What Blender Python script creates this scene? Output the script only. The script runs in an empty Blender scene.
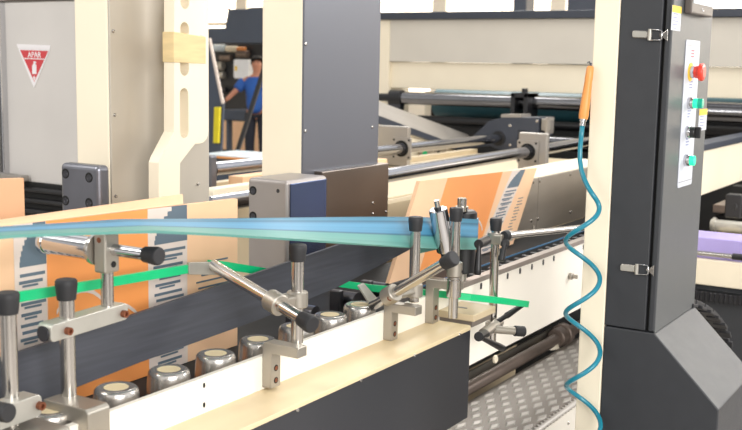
import bpy, bmesh, math, random
from mathutils import Vector, Matrix
random.seed(4)
V = Vector
C = bpy.context.scene.collection
# ---------------------------------------------------------------- camera
F, CX, CY = 1050.0, 371.0, 215.0
yaw, pit, rol = math.radians(31.5), math.radians(8.08), math.radians(1.1)
CAM = V((0, 0, 1.6))
hd = V((math.cos(yaw), math.sin(yaw), 0))
FW = (math.cos(pit) * hd - math.sin(pit) * V((0, 0, 1))).normalized()
R0 = V((math.sin(yaw), -math.cos(yaw), 0))
U0 = R0.cross(FW)
RT = R0 * math.cos(rol) + U0 * math.sin(rol)
UP = U0 * math.cos(rol) - R0 * math.sin(rol)
cd = bpy.data.cameras.new('camera')
cam = bpy.data.objects.new('camera', cd)
C.objects.link(cam)
m3 = Matrix((RT, UP, -FW)).transposed()
cam.matrix_world = Matrix.Translation(CAM) @ m3.to_4x4()
cd.sensor_width = 36
cd.lens = F / 742 * 36
cd.clip_start = 0.05
cd.clip_end = 200
cd.dof.use_dof = True
cd.dof.focus_distance = 2.35
cd.dof.aperture_fstop = 7.5
bpy.context.scene.camera = cam


def ray(x, y):
    return FW + RT * ((x - CX) / F) - UP * ((y - CY) / F)


def _on(ax, v, x, y):
    d = ray(x, y)
    return CAM + d * ((v - CAM[ax]) / d[ax])


def oX(x, y, v): return _on(0, v, x, y)      # where the sight line of a photo point meets the plane X = v
def oY(x, y, v): return _on(1, v, x, y)
def oZ(x, y, v): return _on(2, v, x, y)
def oD(x, y, d): return CAM + ray(x, y) * d


def zat(X, Y, y):                             # height on the vertical through X,Y seen at photo row y
    p = V((X, Y, 0)) - CAM
    k = (CY - y)
    a = k * FW.z - F * UP.z
    b = F * p.dot(UP) - k * p.dot(FW)
    return b / a


# ---------------------------------------------------------------- materials
def lin(h):
    h = h.lstrip('#')
    o = []
    for i in (0, 2, 4):
        c = int(h[i:i + 2], 16) / 255
        o.append(c / 12.92 if c <= 0.04045 else ((c + 0.055) / 1.055) ** 2.4)
    return (*o, 1)


def mat(name, col, rough=0.5, metal=0.0, var=0.06, nscale=9.0, bump=0.0, bscale=200.0, stretch=None, spec=0.5, coat=0.0, emit=None, estr=0.0, trans=0.0):
    m = bpy.data.materials.new(name)
    m.use_nodes = True
    nt = m.node_tree
    b = nt.nodes['Principled BSDF']
    c = lin(col)
    tc = nt.nodes.new('ShaderNodeTexCoord')
    mp = nt.nodes.new('ShaderNodeMapping')
    nt.links.new(tc.outputs['Object'], mp.inputs['Vector'])
    if stretch:
        mp.inputs['Scale'].default_value = stretch
    n = nt.nodes.new('ShaderNodeTexNoise')
    n.inputs['Scale'].default_value = nscale
    n.inputs['Detail'].default_value = 4
    nt.links.new(mp.outputs[0], n.inputs['Vector'])
    r = nt.nodes.new('ShaderNodeValToRGB')
    r.color_ramp.elements[0].position = 0.3
    r.color_ramp.elements[1].position = 0.7
    r.color_ramp.elements[0].color = tuple(max(0, x * (1 - var)) for x in c[:3]) + (1,)
    r.color_ramp.elements[1].color = tuple(min(1, x * (1 + var)) for x in c[:3]) + (1,)
    nt.links.new(n.outputs['Fac'], r.inputs['Fac'])
    nt.links.new(r.outputs['Color'], b.inputs['Base Color'])
    mr = nt.nodes.new('ShaderNodeMapRange')
    mr.inputs['To Min'].default_value = max(0.02, rough * 0.88)
    mr.inputs['To Max'].default_value = min(1, rough * 1.12)
    nt.links.new(n.outputs['Fac'], mr.inputs['Value'])
    nt.links.new(mr.outputs[0], b.inputs['Roughness'])
    b.inputs['Metallic'].default_value = metal
    b.inputs['Specular IOR Level'].default_value = spec
    b.inputs['Coat Weight'].default_value = coat
    if trans:
        b.inputs['Transmission Weight'].default_value = trans
    if emit:
        b.inputs['Emission Color'].default_value = lin(emit)
        b.inputs['Emission Strength'].default_value = estr
    if bump:
        n2 = nt.nodes.new('ShaderNodeTexNoise')
        n2.inputs['Scale'].default_value = bscale
        n2.inputs['Detail'].default_value = 3
        nt.links.new(mp.outputs[0], n2.inputs['Vector'])
        bp = nt.nodes.new('ShaderNodeBump')
        bp.inputs['Strength'].default_value = bump
        bp.inputs['Distance'].default_value = 0.002
        nt.links.new(n2.outputs['Fac'], bp.inputs['Height'])
        nt.links.new(bp.outputs[0], b.inputs['Normal'])
    return m


M = dict(
    cream=mat('cream_paint', '#ece1ca', 0.42, var=0.02, nscale=5),
    cream_white=mat('pale_cream_paint', '#f4eee2', 0.42, var=0.02, nscale=5),
    wood_cream=mat('cream_ledge_paint', '#dcc8a2', 0.4, var=0.035, nscale=4, stretch=(1, 9, 9)),
    greycream=mat('warm_grey_paint', '#c9c3b8', 0.45, var=0.03, nscale=3),
    coverplate=mat('grey_cover_sheet', '#bdb5a8', 0.34, 0.35, var=0.05, nscale=2.5, stretch=(4, 4, .5)),
    whitegrey=mat('white_grey_panel', '#d3cfcb', 0.45, var=0.04, nscale=3),
    bluecover=mat('blue_grey_cover', '#6d6f77', 0.3, 0.5, var=0.03, nscale=1.5),
    darkbox=mat('dark_brown_steel', '#6e655e', 0.3, 0.7, var=0.12, nscale=3),
    steel_blue_sheen=mat('steel_with_blue_reflection', '#4f5b78', 0.25, 0.85, var=0.1, nscale=5),  # the blue is a reflection put into the steel's colour
    blocksteel=mat('blackened_steel', '#74757c', 0.36, 0.8, var=0.12, nscale=7),
    blockgrey=mat('ground_steel', '#a39d9a', 0.42, 0.6, var=0.05, nscale=6),
    charcoal=mat('charcoal_powder_coat', '#303236', 0.5, var=0.05, nscale=30, bump=0.22, bscale=800),
    charcoal_lit=mat('lit_charcoal_coat', '#55585a', 0.4, 0.1, var=0.04, nscale=30, bump=0.18, bscale=800),  # the cabinet's charcoal coat, lightened for the side turned to the light
    coverdark=mat('dark_cover_paint', '#34353a', 0.38, 0.15, var=0.08, nscale=3),
    bluegrey=mat('blue_grey_paint', '#343944', 0.45, var=0.06, nscale=8),
    hood=mat('slate_hood_paint', '#404a5a', 0.5, var=0.06, nscale=3),
    black=mat('black_plastic', '#17171a', 0.42, var=0.1, nscale=20),
    blackmatte=mat('black_recess', '#0c0c0d', 0.7, var=0.1),
    rubber=mat('black_rubber', '#222225', 0.6, var=0.12, nscale=25),
    band=mat('dark_belt_rubber', '#383a42', 0.5, var=0.22, nscale=5, stretch=(1.2, 6, 26)),
    steel=mat('brushed_steel', '#c4c0bb', 0.2, 0.97, var=0.025, nscale=5),
    cupsteel=mat('turned_steel', '#b9b5b0', 0.27, 0.85, var=0.04, nscale=8),
    satin=mat('satin_cast_steel', '#a8a298', 0.4, 0.75, var=0.05, nscale=9),
    clampgrey=mat('clamp_cast_grey', '#b7b4ac', 0.42, 0.6, var=0.07, nscale=20),
    chrome=mat('polished_chrome', '#c9c9cc', 0.1, 1.0, var=0.03, nscale=6),
    darksteel=mat('dark_machined_steel', '#55555a', 0.3, 0.9, var=0.1, nscale=9),
    rust=mat('rusty_screw_brown', '#7d4a33', 0.5, 0.5, var=0.2, nscale=60),
    stripsteel=mat('worn_grey_strip', '#8f867e', 0.4, 0.5, var=0.08, nscale=12),
    panelsteel=mat('stainless_sheet', '#a89f95', 0.38, 0.45, var=0.09, nscale=3, stretch=(1, 1, 5)),
    pipebrown=mat('brown_grey_pipe', '#7d6f66', 0.4, 0.4, var=0.15, nscale=10),
    tread=mat('tread_plate_base', '#8f877e', 0.5, 0.3, var=0.1, nscale=12),
    orange=mat('orange_print', '#f09a55', 0.5, var=0.05, nscale=4),
    peach=mat('peach_card', '#ecc29b', 0.6, var=0.04, nscale=6),
    slate=mat('slate_print', '#5b6b78', 0.55, var=0.08),
    printwhite=mat('white_print', '#d9cbc2', 0.55, var=0.03),
    green=mat('green_guide_plastic', '#0fc07c', 0.32, var=0.06, nscale=10, spec=0.5),
    teal=mat('teal_hose_polymer', '#157f95', 0.28, var=0.04, coat=0.3),
    tealroll=mat('teal_roller_rubber', '#2d5a64', 0.45, var=0.08),
    handle=mat('orange_handle_plastic', '#e79a52', 0.4, var=0.06),
    red=mat('red_button_plastic', '#e2412f', 0.35, var=0.04),
    signred=mat('sign_red', '#cf4248', 0.5, var=0.04),
    signwhite=mat('sign_white', '#f1eef0', 0.5, var=0.02),
    greenlamp=mat('lit_green_lens', '#22c98b', 0.2, var=0.05, emit='#25e09a', estr=0.9),
    greendark=mat('green_lens', '#12977c', 0.2, var=0.05, emit='#12a888', estr=0.25),
    yellow=mat('yellow_label', '#edc42c', 0.45, var=0.03),
    yellowbar=mat('yellow_enamel', '#d8c820', 0.45, var=0.06),
    label=mat('white_label_vinyl', '#c9ccd6', 0.45, var=0.02),
    labelred=mat('red_label_ink', '#c9707c', 0.5, var=0.02),
    labelblue=mat('blue_label_ink', '#8890b4', 0.5, var=0.02),
    shaft=mat('ground_shaft_steel', '#a6a8b0', 0.14, 1.0, var=0.03, nscale=5),
    darkroll=mat('dark_roller_steel', '#88888b', 0.2, 1.0, var=0.05, nscale=5),
    bedcream=mat('beige_bed_paint', '#cdbb9b', 0.5, var=0.03),
    blueline=mat('blue_belt_edge', '#24618a', 0.45, var=0.05),
    tan=mat('tan_card', '#d9a983', 0.6, var=0.05, nscale=5),
    capcream=mat('cream_cap_plastic', '#d8c7a2', 0.5, var=0.03),
    diamond=mat('worn_diamond_steel', '#c5bfb8', 0.4, 0.3, var=0.06),
    purple=mat('lilac_sheet', '#a69ad2', 0.5, var=0.06),
    concrete=mat('concrete_floor', '#b5aea6', 0.55, var=0.08, nscale=1.5),
    hallwall=mat('hall_wall_paint', '#e9dfcd', 0.7, var=0.03),
    winlight=mat('bright_window_light', '#fff4e4', 0.5, var=0.02, emit='#fff1dd', estr=2.6),
    skin=mat('skin', '#a9735a', 0.55, var=0.05),
    shirt=mat('royal_blue_cloth', '#22519a', 0.8, var=0.12, nscale=6),
    trousers=mat('dark_navy_cloth', '#1b1e2a', 0.85, var=0.1),
    hair=mat('black_hair', '#16110f', 0.6, var=0.2, nscale=60, bump=0.6),
    screen=mat('grey_display_glass', '#9fb0bf', 0.15, var=0.05),
    hmi=mat('display_housing', '#5d5652', 0.4, var=0.04),
    tape=mat('masking_tape', '#dcc493', 0.6, var=0.1, nscale=10, stretch=(1, 1, 7)),
    paper=mat('pale_blue_table_top', '#c8d6e0', 0.35, var=0.04),
    whitebox=mat('white_box_paint', '#dfe0e2', 0.45, var=0.03),
    greyplate=mat('grey_sheet_metal', '#a39d96', 0.38, 0.5, var=0.06, nscale=4),
)


def belt_material():
    m = bpy.data.materials.new('blue_belt_rubber')
    m.use_nodes = True
    nt = m.node_tree
    b = nt.nodes['Principled BSDF']
    uv = nt.nodes.new('ShaderNodeUVMap')
    mp = nt.nodes.new('ShaderNodeMapping')
    mp.inputs['Scale'].default_value = (1.2, 9, 1)
    nt.links.new(uv.outputs[0], mp.inputs['Vector'])
    n = nt.nodes.new('ShaderNodeTexNoise')
    n.inputs['Scale'].default_value = 1.4
    n.inputs['Detail'].default_value = 5
    nt.links.new(mp.outputs[0], n.inputs['Vector'])
    sx = nt.nodes.new('ShaderNodeSeparateXYZ')
    nt.links.new(uv.outputs[0], sx.inputs[0])
    r1 = nt.nodes.new('ShaderNodeValToRGB')
    els = r1.color_ramp.elements
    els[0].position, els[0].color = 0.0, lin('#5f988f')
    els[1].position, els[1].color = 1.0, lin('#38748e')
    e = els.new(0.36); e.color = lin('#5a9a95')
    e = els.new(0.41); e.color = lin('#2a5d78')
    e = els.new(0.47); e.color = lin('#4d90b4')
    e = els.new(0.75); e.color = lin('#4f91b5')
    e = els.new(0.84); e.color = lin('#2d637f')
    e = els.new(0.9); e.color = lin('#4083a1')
    nt.links.new(sx.outputs['Y'], r1.inputs['Fac'])
    hsv = nt.nodes.new('ShaderNodeHueSaturation')
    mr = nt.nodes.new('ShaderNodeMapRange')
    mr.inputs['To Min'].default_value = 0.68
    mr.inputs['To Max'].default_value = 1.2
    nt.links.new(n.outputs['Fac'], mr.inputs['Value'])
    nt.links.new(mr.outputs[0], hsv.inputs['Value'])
    nt.links.new(r1.outputs[0], hsv.inputs['Color'])
    nt.links.new(hsv.outputs[0], b.inputs['Base Color'])
    b.inputs['Roughness'].default_value = 0.42
    return m


M['bluebelt'] = belt_material()


# ---------------------------------------------------------------- mesh builder
def basis(d):
    d = d.normalized()
    a = V((0, 0, 1)) if abs(d.z) < 0.9 else V((1, 0, 0))
    u = d.cross(a).normalized()
    return u, d.cross(u).normalized()


class MB:
    def __init__(self):
        self.bm = bmesh.new()
        self.mi = 0
        self.uv = None

    def face(self, vs, smooth=False):
        try:
            f = self.bm.faces.new(vs)
        except ValueError:
            return None
        f.smooth = smooth
        f.material_index = self.mi
        return f

    def poly(self, pts):
        return self.face([self.bm.verts.new(p) for p in pts])

    def hexa(self, a, b, bev=0.0, seg=2):
        """solid between two quads (lists of 4 points, same winding)"""
        va = [self.bm.verts.new(p) for p in a]
        vb = [self.bm.verts.new(p) for p in b]
        fs = [self.face(va[::-1]), self.face(vb)]
        for i in range(len(va)):
            j = (i + 1) % len(va)
            fs.append(self.face([va[i], va[j], vb[j], vb[i]]))
        fs = [f for f in fs if f]
        bmesh.ops.recalc_face_normals(self.bm, faces=fs)
        if bev > 0:
            es = list({e for f in fs for e in f.edges})
            r = bmesh.ops.bevel(self.bm, geom=es, offset=bev, segments=seg, profile=0.5, affect='EDGES', clamp_overlap=True)
            for f in r['faces']:
                f.material_index = self.mi
        return self

    def box(self, x0, x1, y0, y1, z0, z1, bev=0.0, seg=2):
        x0, x1 = sorted((x0, x1)); y0, y1 = sorted((y0, y1)); z0, z1 = sorted((z0, z1))
        q = [(x0, y0), (x1, y0), (x1, y1), (x0, y1)]
        return self.hexa([V((x, y, z0)) for x, y in q], [V((x, y, z1)) for x, y in q], bev, seg)

    def prism(self, pts, vec, bev=0.0, seg=2):
        vec = V(vec)
        return self.hexa([V(p) for p in pts], [V(p) + vec for p in pts], bev, seg)

    def obox(self, p0, p1, w, h, up=(0, 0, 1), bev=0.0):
        """bar from p0 to p1, width w across, height h along up"""
        p0, p1 = V(p0), V(p1)
        d = (p1 - p0).normalized()
        s = d.cross(V(up)).normalized()
        u = s.cross(d).normalized()
        q = [s * (w / 2) + u * (h / 2), -s * (w / 2) + u * (h / 2), -s * (w / 2) - u * (h / 2), s * (w / 2) - u * (h / 2)]
        return self.hexa([p0 + k for k in q], [p1 + k for k in q], bev)

    def lathe(self, p0, d, prof, n=28):
        """prof: list of (distance along d, radius, smooth_to_next)"""
        p0 = V(p0); d = V(d).normalized()
        u, w = basis(d)
        rings = []
        for k in prof:
            c = p0 + d * k[0]
            if k[1] < 1e-6:
                rings.append([self.bm.verts.new(c)])
            else:
                rings.append([self.bm.verts.new(c + (u * math.cos(2 * math.pi * i / n) + w * math.sin(2 * math.pi * i / n)) * k[1]) for i in range(n)])
        fs = []
        for a, b, k, k2 in zip(rings, rings[1:], prof, prof[1:]):
            sm = abs(k[0] - k2[0]) > 1e-6
            for i in range(n):
                j = (i + 1) % n
                if len(a) == 1 and len(b) == 1:
                    continue
                if len(a) == 1:
                    f = self.face([a[0], b[j], b[i]], sm)
                elif len(b) == 1:
                    f = self.face([a[i], a[j], b[0]], sm)
                else:
                    f = self.face([a[i], a[j], b[j], b[i]], sm)
                if f:
                    fs.append(f)
        # split hard rims
        bmesh.ops.recalc_face_normals(self.bm, faces=fs)
        hard = [e for e in {e for f in fs for e in f.edges} if len(e.link_faces) == 2 and e.calc_face_angle(0) > 0.7]
        for e in hard:
            e.smooth = False
        return self

    def cyl(self, p0, p1, r0, r1=None, n=24, ch=0.0):
        p0, p1 = V(p0), V(p1)
        r1 = r0 if r1 is None else r1
        L = (p1 - p0).length
        if ch:
            pr = [(0, 0), (0, r0 - ch), (ch, r0), (L - ch, r1), (L, r1 - ch), (L, 0)]
        else:
            pr = [(0, 0), (0, r0), (L, r1), (L, 0)]
        return self.lathe(p0, p1 - p0, pr, n)

    def tube(self, pts, r, n=12):
        pts = [V(p) for p in pts]
        prev = None
        rings = []
        for i, p in enumerate(pts):
            t = (pts[min(i + 1, len(pts) - 1)] - pts[max(i - 1, 0)]).normalized()
            if prev is None:
                u, w = basis(t)
            else:
                u = (prev - t * prev.dot(t)).normalized()
                w = t.cross(u)
            prev = u
            rr = r[i] if isinstance(r, (list, tuple)) else r
            rings.append([self.bm.verts.new(p + (u * math.cos(2 * math.pi * k / n) + w * math.sin(2 * math.pi * k / n)) * rr) for k in range(n)])
        fs = []
        for a, b in zip(rings, rings[1:]):
            for k in range(n):
                j = (k + 1) % n
                fs.append(self.face([a[k], a[j], b[j], b[k]], True))
        fs.append(self.face(rings[0][::-1]))
        fs.append(self.face(rings[-1]))
        bmesh.ops.recalc_face_normals(self.bm, faces=[f for f in fs if f])
        return self

    def holed(self, outer, holes, vec):
        """flat plate (3-D outline lists) with through holes, extruded by vec"""
        es = []
        for loop in [outer] + holes:
            vs = [self.bm.verts.new(p) for p in loop]
            for i in range(len(vs)):
                es.append(self.bm.edges.new((vs[i], vs[(i + 1) % len(vs)])))
        r = bmesh.ops.triangle_fill(self.bm, use_beauty=True, use_dissolve=False, edges=es)
        fs = [g for g in r['geom'] if isinstance(g, bmesh.types.BMFace)]
        ex = bmesh.ops.extrude_face_region(self.bm, geom=fs, use_keep_orig=True)
        vs = [g for g in ex['geom'] if isinstance(g, bmesh.types.BMVert)]
        bmesh.ops.translate(self.bm, verts=vs, vec=V(vec))
        for f in self.bm.faces:
            f.material_index = f.material_index
        bmesh.ops.recalc_face_normals(self.bm, faces=self.bm.faces[:])
        return self

    def build(self, name, material, parent=None):
        me = bpy.data.meshes.new(name)
        off = LOC.get(parent.name if parent else None, V((0, 0, 0)))
        if parent is None:
            xs = [v.co for v in self.bm.verts]
            mn = V([min(c[i] for c in xs) for i in range(3)])
            mx = V([max(c[i] for c in xs) for i in range(3)])
            off = V(((mn.x + mx.x) / 2, (mn.y + mx.y) / 2, mn.z))
        bmesh.ops.translate(self.bm, verts=self.bm.verts[:], vec=-off)
        self.bm.to_mesh(me)
        self.bm.free()
        for mm in (material if isinstance(material, (list, tuple)) else [material]):
            me.materials.append(M[mm])
        o = bpy.data.objects.new(name, me)
        C.objects.link(o)
        if parent is not None:
            o.parent = parent
        else:
            o.location = off
        LOC[o.name] = off
        return o


LOC = {}


def tag(o, label=None, cat=None, group=None, kind=None):
    if label: o['label'] = label
    if cat: o['category'] = cat
    if group: o['group'] = group
    if kind: o['kind'] = kind
    return o


def thing(name, loc, label, cat, group=None):
    o = bpy.data.objects.new(name, None)
    o.empty_display_size = 0.05
    C.objects.link(o)
    o.location = loc
    LOC[o.name] = V(loc)
    return tag(o, label, cat, group)


def copy_thing(src, delta, label):
    def rec(o, par):
        c = o.copy()
        C.objects.link(c)
        c.parent = par
        LOC[c.name] = LOC.get(o.name, V((0, 0, 0))) + V(delta)
        for ch in [k for k in C.objects if k.parent == o]:
            rec(ch, c)
        return c
    r = rec(src, None)
    r.location = src.location + V(delta)
    r['label'] = label
    return r


def capsule(c, u, v, half, r, n=8):
    """stadium outline points: centre c, long axis u (half length to arc centres), short axis v, radius r"""
    c, u, v = V(c), V(u), V(v)
    out = []
    for i in range(n + 1):
        a = -math.pi / 2 + math.pi * i / n
        out.append(c + u * (half + r * math.cos(a)) + v * (r * math.sin(a)))
    for i in range(n + 1):
        a = math.pi / 2 + math.pi * i / n
        out.append(c + u * (-half + r * math.cos(a)) + v * (r * math.sin(a)))
    return out


def rrect(c, u, v, hu, hv, r, n=5):
    c, u, v = V(c), V(u), V(v)
    out = []
    for sx, sy, a0 in ((1, 1, 0), (-1, 1, 90), (-1, -1, 180), (1, -1, 270)):
        for i in range(n + 1):
            a = math.radians(a0 + 90 * i / n)
            out.append(c + u * (sx * (hu - r) + r * math.cos(a)) + v * (sy * (hv - r) + r * math.sin(a)))
    return out


XA, YA, ZA = V((1, 0, 0)), V((0, 1, 0)), V((0, 0, 1))


def screw_on(face_pt, nrm, r, parent, name='screw', material='steel', h=0.004):
    mb = MB()
    n = V(nrm)
    mb.lathe(V(face_pt), n, [(0, 0), (0, r), (h * .6, r), (h, r * .7), (h, r * .35), (h * .5, r * .35), (h * .5, 0)], 14)
    return mb.build(name, material, parent)


def bolt_recess(face_pt, nrm, r, parent, name='bolt'):
    """socket-head bolt sunk in a counterbore, seen as a dark round with a dark head"""
    n = V(nrm)
    mb = MB()
    mb.lathe(V(face_pt), n, [(-.002, 0), (-.002, r), (.0005, r), (.0005, 0)], 24)
    o = mb.build(name, 'blackmatte', parent)
    d = -ZA * r * .12
    mb = MB(); mb.lathe(V(face_pt) + d, n, [(0, 0), (0, r * .72), (.0012, r * .66), (.0012, r * .38), (.0007, r * .34), (.0007, 0)], 20)
    h_ = mb.build('bolt_head', 'darksteel', parent)
    return o


# ================================================================ setting
mb = MB(); mb.box(-3, 16, -4, 14, -0.1, 0)
tag(mb.build('floor', 'concrete'), kind='structure')
WX = 15.0
mb = MB(); mb.box(WX, WX + .2, -4, 14, 0, 1.2); mb.box(WX, WX + .2, -4, 14, 4.6, 6)
for y in range(-4, 14, 2):
    mb.box(WX, WX + .2, y - .12, y + .12, 1.2, 4.6)
mb.box(WX, WX + .2, 13.8, 14, 1.2, 4.6)
tag(mb.build('wall_back', 'hallwall'), kind='structure')
i = 1
for y in range(-4, 14, 2):
    mb = MB(); mb.box(WX + .06, WX + .1, y + .12, min(y + 1.88, 13.8), 1.2, 4.6)
    w = tag(mb.build('window_%d' % i, 'winlight'), kind='structure')
    mb = MB()
    for z in (2.3, 3.45):
        mb.box(WX + .02, WX + .06, y + .12, min(y + 1.88, 13.8), z - .03, z + .03)
    mb.build('window_frame', 'hallwall', w)
    i += 1
mb = MB(); mb.box(-3, 16, 14, 14.2, 0, 6)
tag(mb.build('wall_left', 'hallwall'), kind='structure')

# ================================================================ near machine frame
YF = 1.183
fr = thing('machine_side_frame', (2.3, YF, 0.817), 'long cream side frame with a row of small holes, running behind the coiled hose', 'machine frame')
mb = MB(); mb.box(.55, 2.30, YF, YF + .013, .975, 1.05, .0012)
mb.build('rail', 'cream_white', fr)
mb = MB(); mb.box(.55, 4.4, YF + .001, YF + .012, .817, 1.0372, .001)
mb.build('lower_panel', 'cream_white', fr)
mb = MB(); mb.box(2.30, 4.4, YF - .004, YF + .02, 1.0372, 1.0515, .001)
o = mb.build('cap_strip', 'stripsteel', fr); o['label'] = 'worn grey strip along the top edge'
mb = MB(); mb.box(.55, 2.3, YF + .013, 1.30, .985, .999)
mb.build('roller_shelf', 'darksteel', fr)
for hx, hy in ((112, 350), (253, 297), (319, 270), (382, 248), (442, 224), (498, 203), (605, 163), (655, 143)):
    p = oY(460 + hx / 5.3, 220 + hy / 5.3, YF)
    mb = MB(); mb.prism(capsule(p + V((0, .0012, 0)), ZA, XA, .0045, .0042, 6), (0, -.0022, 0)); mb.build('slot_hole', 'darksteel', fr)
for hx, hy in ((204, 385.3), (204, 405), (24, 474), (24, 453)):
    p = oY(hx, hy, YF)
    mb = MB(); mb.prism(capsule(p + V((0, .001, 0)), ZA, XA, .002, .0028, 6), (0, -.0018, 0)); mb.build('slot_hole', 'blackmatte', fr)
p = oY(460 + 580 / 5.3, 220 + 297 / 5.3, YF)
mb = MB(); mb.cyl(p, p - V((0, .012, 0)), .011, ch=.002); mb.cyl(p - V((0, .011, 0)), p - V((0, .026, 0)), .007, n=6); mb.build('bolt', 'satin', fr)
p = oY(494, 359, YF)
mb = MB(); mb.cyl(p, p - V((0, .008, 0)), .012, ch=.002); mb.build('bolt', 'cream', fr)

mb = MB(); mb.box(.6, 2.1, YF + .02, 1.29, 0, .97); mb.build('base', 'blackmatte', fr)
# cover box with ledge
YC = 1.077
cv = thing('machine_cover_box', (1.4, 1.13, .757), 'dark charcoal cover box with a cream ledge, in front of the side frame', 'machine cover')
XE = 2.235
outl = [V((.55, YC, 0)), V((XE - .012, YC, 0))] + [V((XE - .012 + .012 * math.sin(a), YC + .012 - .012 * math.cos(a), 0)) for a in (.4, .8, 1.2, 1.57)] + [V((XE, YF, 0)), V((.55, YF, 0))]
mb = MB(); mb.prism([p + V((0, 0, .976)) for p in outl], (0, 0, .0095), .0008, 1)
mb.build('ledge', 'wood_cream', cv)
inn = [V((min(p.x, XE - .003), max(p.y, YC + .002), .757)) for p in outl]
mb = MB(); mb.prism(inn, (0, 0, .219))
mb.build('body', 'coverdark', cv)
mb = MB(); mb.box(.6, 2.0, 1.12, 1.17, 0, .76); mb.build('stand', 'blackmatte', cv)
for sx, sy in ((150, 290), (356, 194), (529, 114), (674, 46), (-110, 395)):
    p = oY(250 + sx / 3.226, 320 + sy / 3.226, YC + .002)
    screw_on(p, (0, -1, 0), .0038, cv)

# cup rollers
cup = None
CUPX = [1.086, 1.227, 1.355, 1.483, 1.612, 1.742, 1.868, 1.990]
ordn = ['first', 'second', 'third', 'fourth', 'fifth', 'sixth', 'seventh', 'last']
for i, x in enumerate(CUPX):
    lab = ordn[i] + ' steel cup roller with a cream centre, counted from the left along the cream rail'
    if i == 0:
        cup = thing('cup_roller', (x, 1.245, .999), lab, 'roller', 'steel cup rollers behind the rail')
        c0 = V((x, 1.245, .999))
        mb = MB(); mb.lathe(c0, ZA, [(0, 0), (0, .0415), (.002, .0414), (.050, .0375), (.052, .0372), (.0575, .0362), (.0605, .0340), (.0618, .0318), (.0618, .0312), (.0622, .0310), (.0618, .0215), (.0605, .0205), (.0605, 0)], 48)
        mb.build('cup', 'cupsteel', cup)
        mb = MB(); mb.lathe(c0 + V((0, 0, .0600)), ZA, [(0, 0), (0, .0206), (.002, .0202), (.002, 0)], 32)
        mb.build('centre_cap', 'capcream', cup)
    else:
        copy_thing(cup, (x - CUPX[0], 0, 0), lab)

# conveyor bed behind the rollers
cb = thing('conveyor_bed', (2.4, 1.45, .9), 'dark flat conveyor bed under the cartons behind the cream rail', 'conveyor')
mb = MB(); mb.box(.5, 3.2, 1.302, 1.66, .9, .984); mb.box(3.2, 4.4, 1.302, 1.525, .9, .984); mb.box(.6, 2.15, 1.33, 1.63, 0, .9)
mb.build('bed', 'blackmatte', cb)
mb = MB(); mb.box(2.36, 4.3, 1.21, 1.30, .985, 1.004)
mb.build('chain_track', 'blackmatte', cb)
mb = MB(); mb.box(2.36, 4.3, 1.286, 1.291, 1.004, 1.030); mb.build('belt_wall', 'blackmatte', cb)
mb = MB(); mb.box(2.36, 4.3, 1.2875, 1.2895, 1.030, 1.034)
o = mb.build('edge_belt', 'blueline', cb); o['label'] = 'thin blue belt edge'
k = 0
x = 2.62
while x < 4.2:
    mb = MB(); mb.cyl((x, 1.225, 1.014), (x, 1.278, 1.014), .014, n=14, ch=.002); mb.cyl((x, 1.222, 1.014), (x, 1.226, 1.014), .006, n=10)
    mb.build('pulley', 'black', cb)
    x += .062
for x in (1.9, 2.08, 2.22):
    mb = MB(); mb.box(x, x + .02, 1.36, 1.39, .985, 1.06, .003); mb.cyl((x + .05, 1.34, 1.03), (x + .05, 1.40, 1.03), .02)
    mb.build('guide_block', 'darksteel', cb)

# ================================================================ dark belt
def strip_belt(name, pts_top, pts_bot, thick, material, label):
    """closed band: lists of top and bottom edge points"""
    mb = MB()
    n = len(pts_top)
    off = V((0, thick, 0))
    T = [mb.bm.verts.new(p) for p in pts_top]; B = [mb.bm.verts.new(p) for p in pts_bot]
    T2 = [mb.bm.verts.new(p + off) for p in pts_top]; B2 = [mb.bm.verts.new(p + off) for p in pts_bot]
    for i in range(n - 1):
        mb.face([T[i], T[i + 1], B[i + 1], B[i]], True)
        mb.face([T2[i + 1], T2[i], B2[i], B2[i + 1]], True)
        mb.face([T[i + 1], T[i], T2[i], T2[i + 1]])
        mb.face([B[i], B[i + 1], B2[i + 1], B2[i]])
    mb.face([T[0], B[0], B2[0], T2[0]]); mb.face([T[-1], T2[-1], B2[-1], B[-1]])
    bmesh.ops.recalc_face_normals(mb.bm, faces=mb.bm.faces[:])
    for e in mb.bm.edges:
        if len(e.link_faces) == 2 and e.calc_face_angle(0) > .7:
            e.smooth = False
    o = mb.build(name, material)
    return tag(o, label, 'belt')


def lerp(tab, x):
    for (a, b), (c, d) in zip(tab, tab[1:]):
        if x <= c or (c, d) == tab[-1]:
            return b + (d - b) * (x - a) / (c - a)


YB = 1.32
topz = [(.8, 1.128), (1.087, 1.139), (1.342, 1.150), (1.715, 1.170), (1.997, 1.186), (2.4, 1.208)]
botz = [(.8, 1.043), (1.084, 1.0495), (1.341, 1.0635), (1.716, 1.074), (2.0, 1.092), (2.3, 1.129), (2.4, 1.142)]
xs = [.8 + .05 * i for i in range(33)]
strip_belt('drive_belt', [V((x, YB, lerp(topz, x))) for x in xs], [V((x, YB - .012, lerp(botz, x))) for x in xs], .007, 'band',
           'wide dark grey rubber belt slanting behind the steel cup rollers, in front of the cartons')

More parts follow.
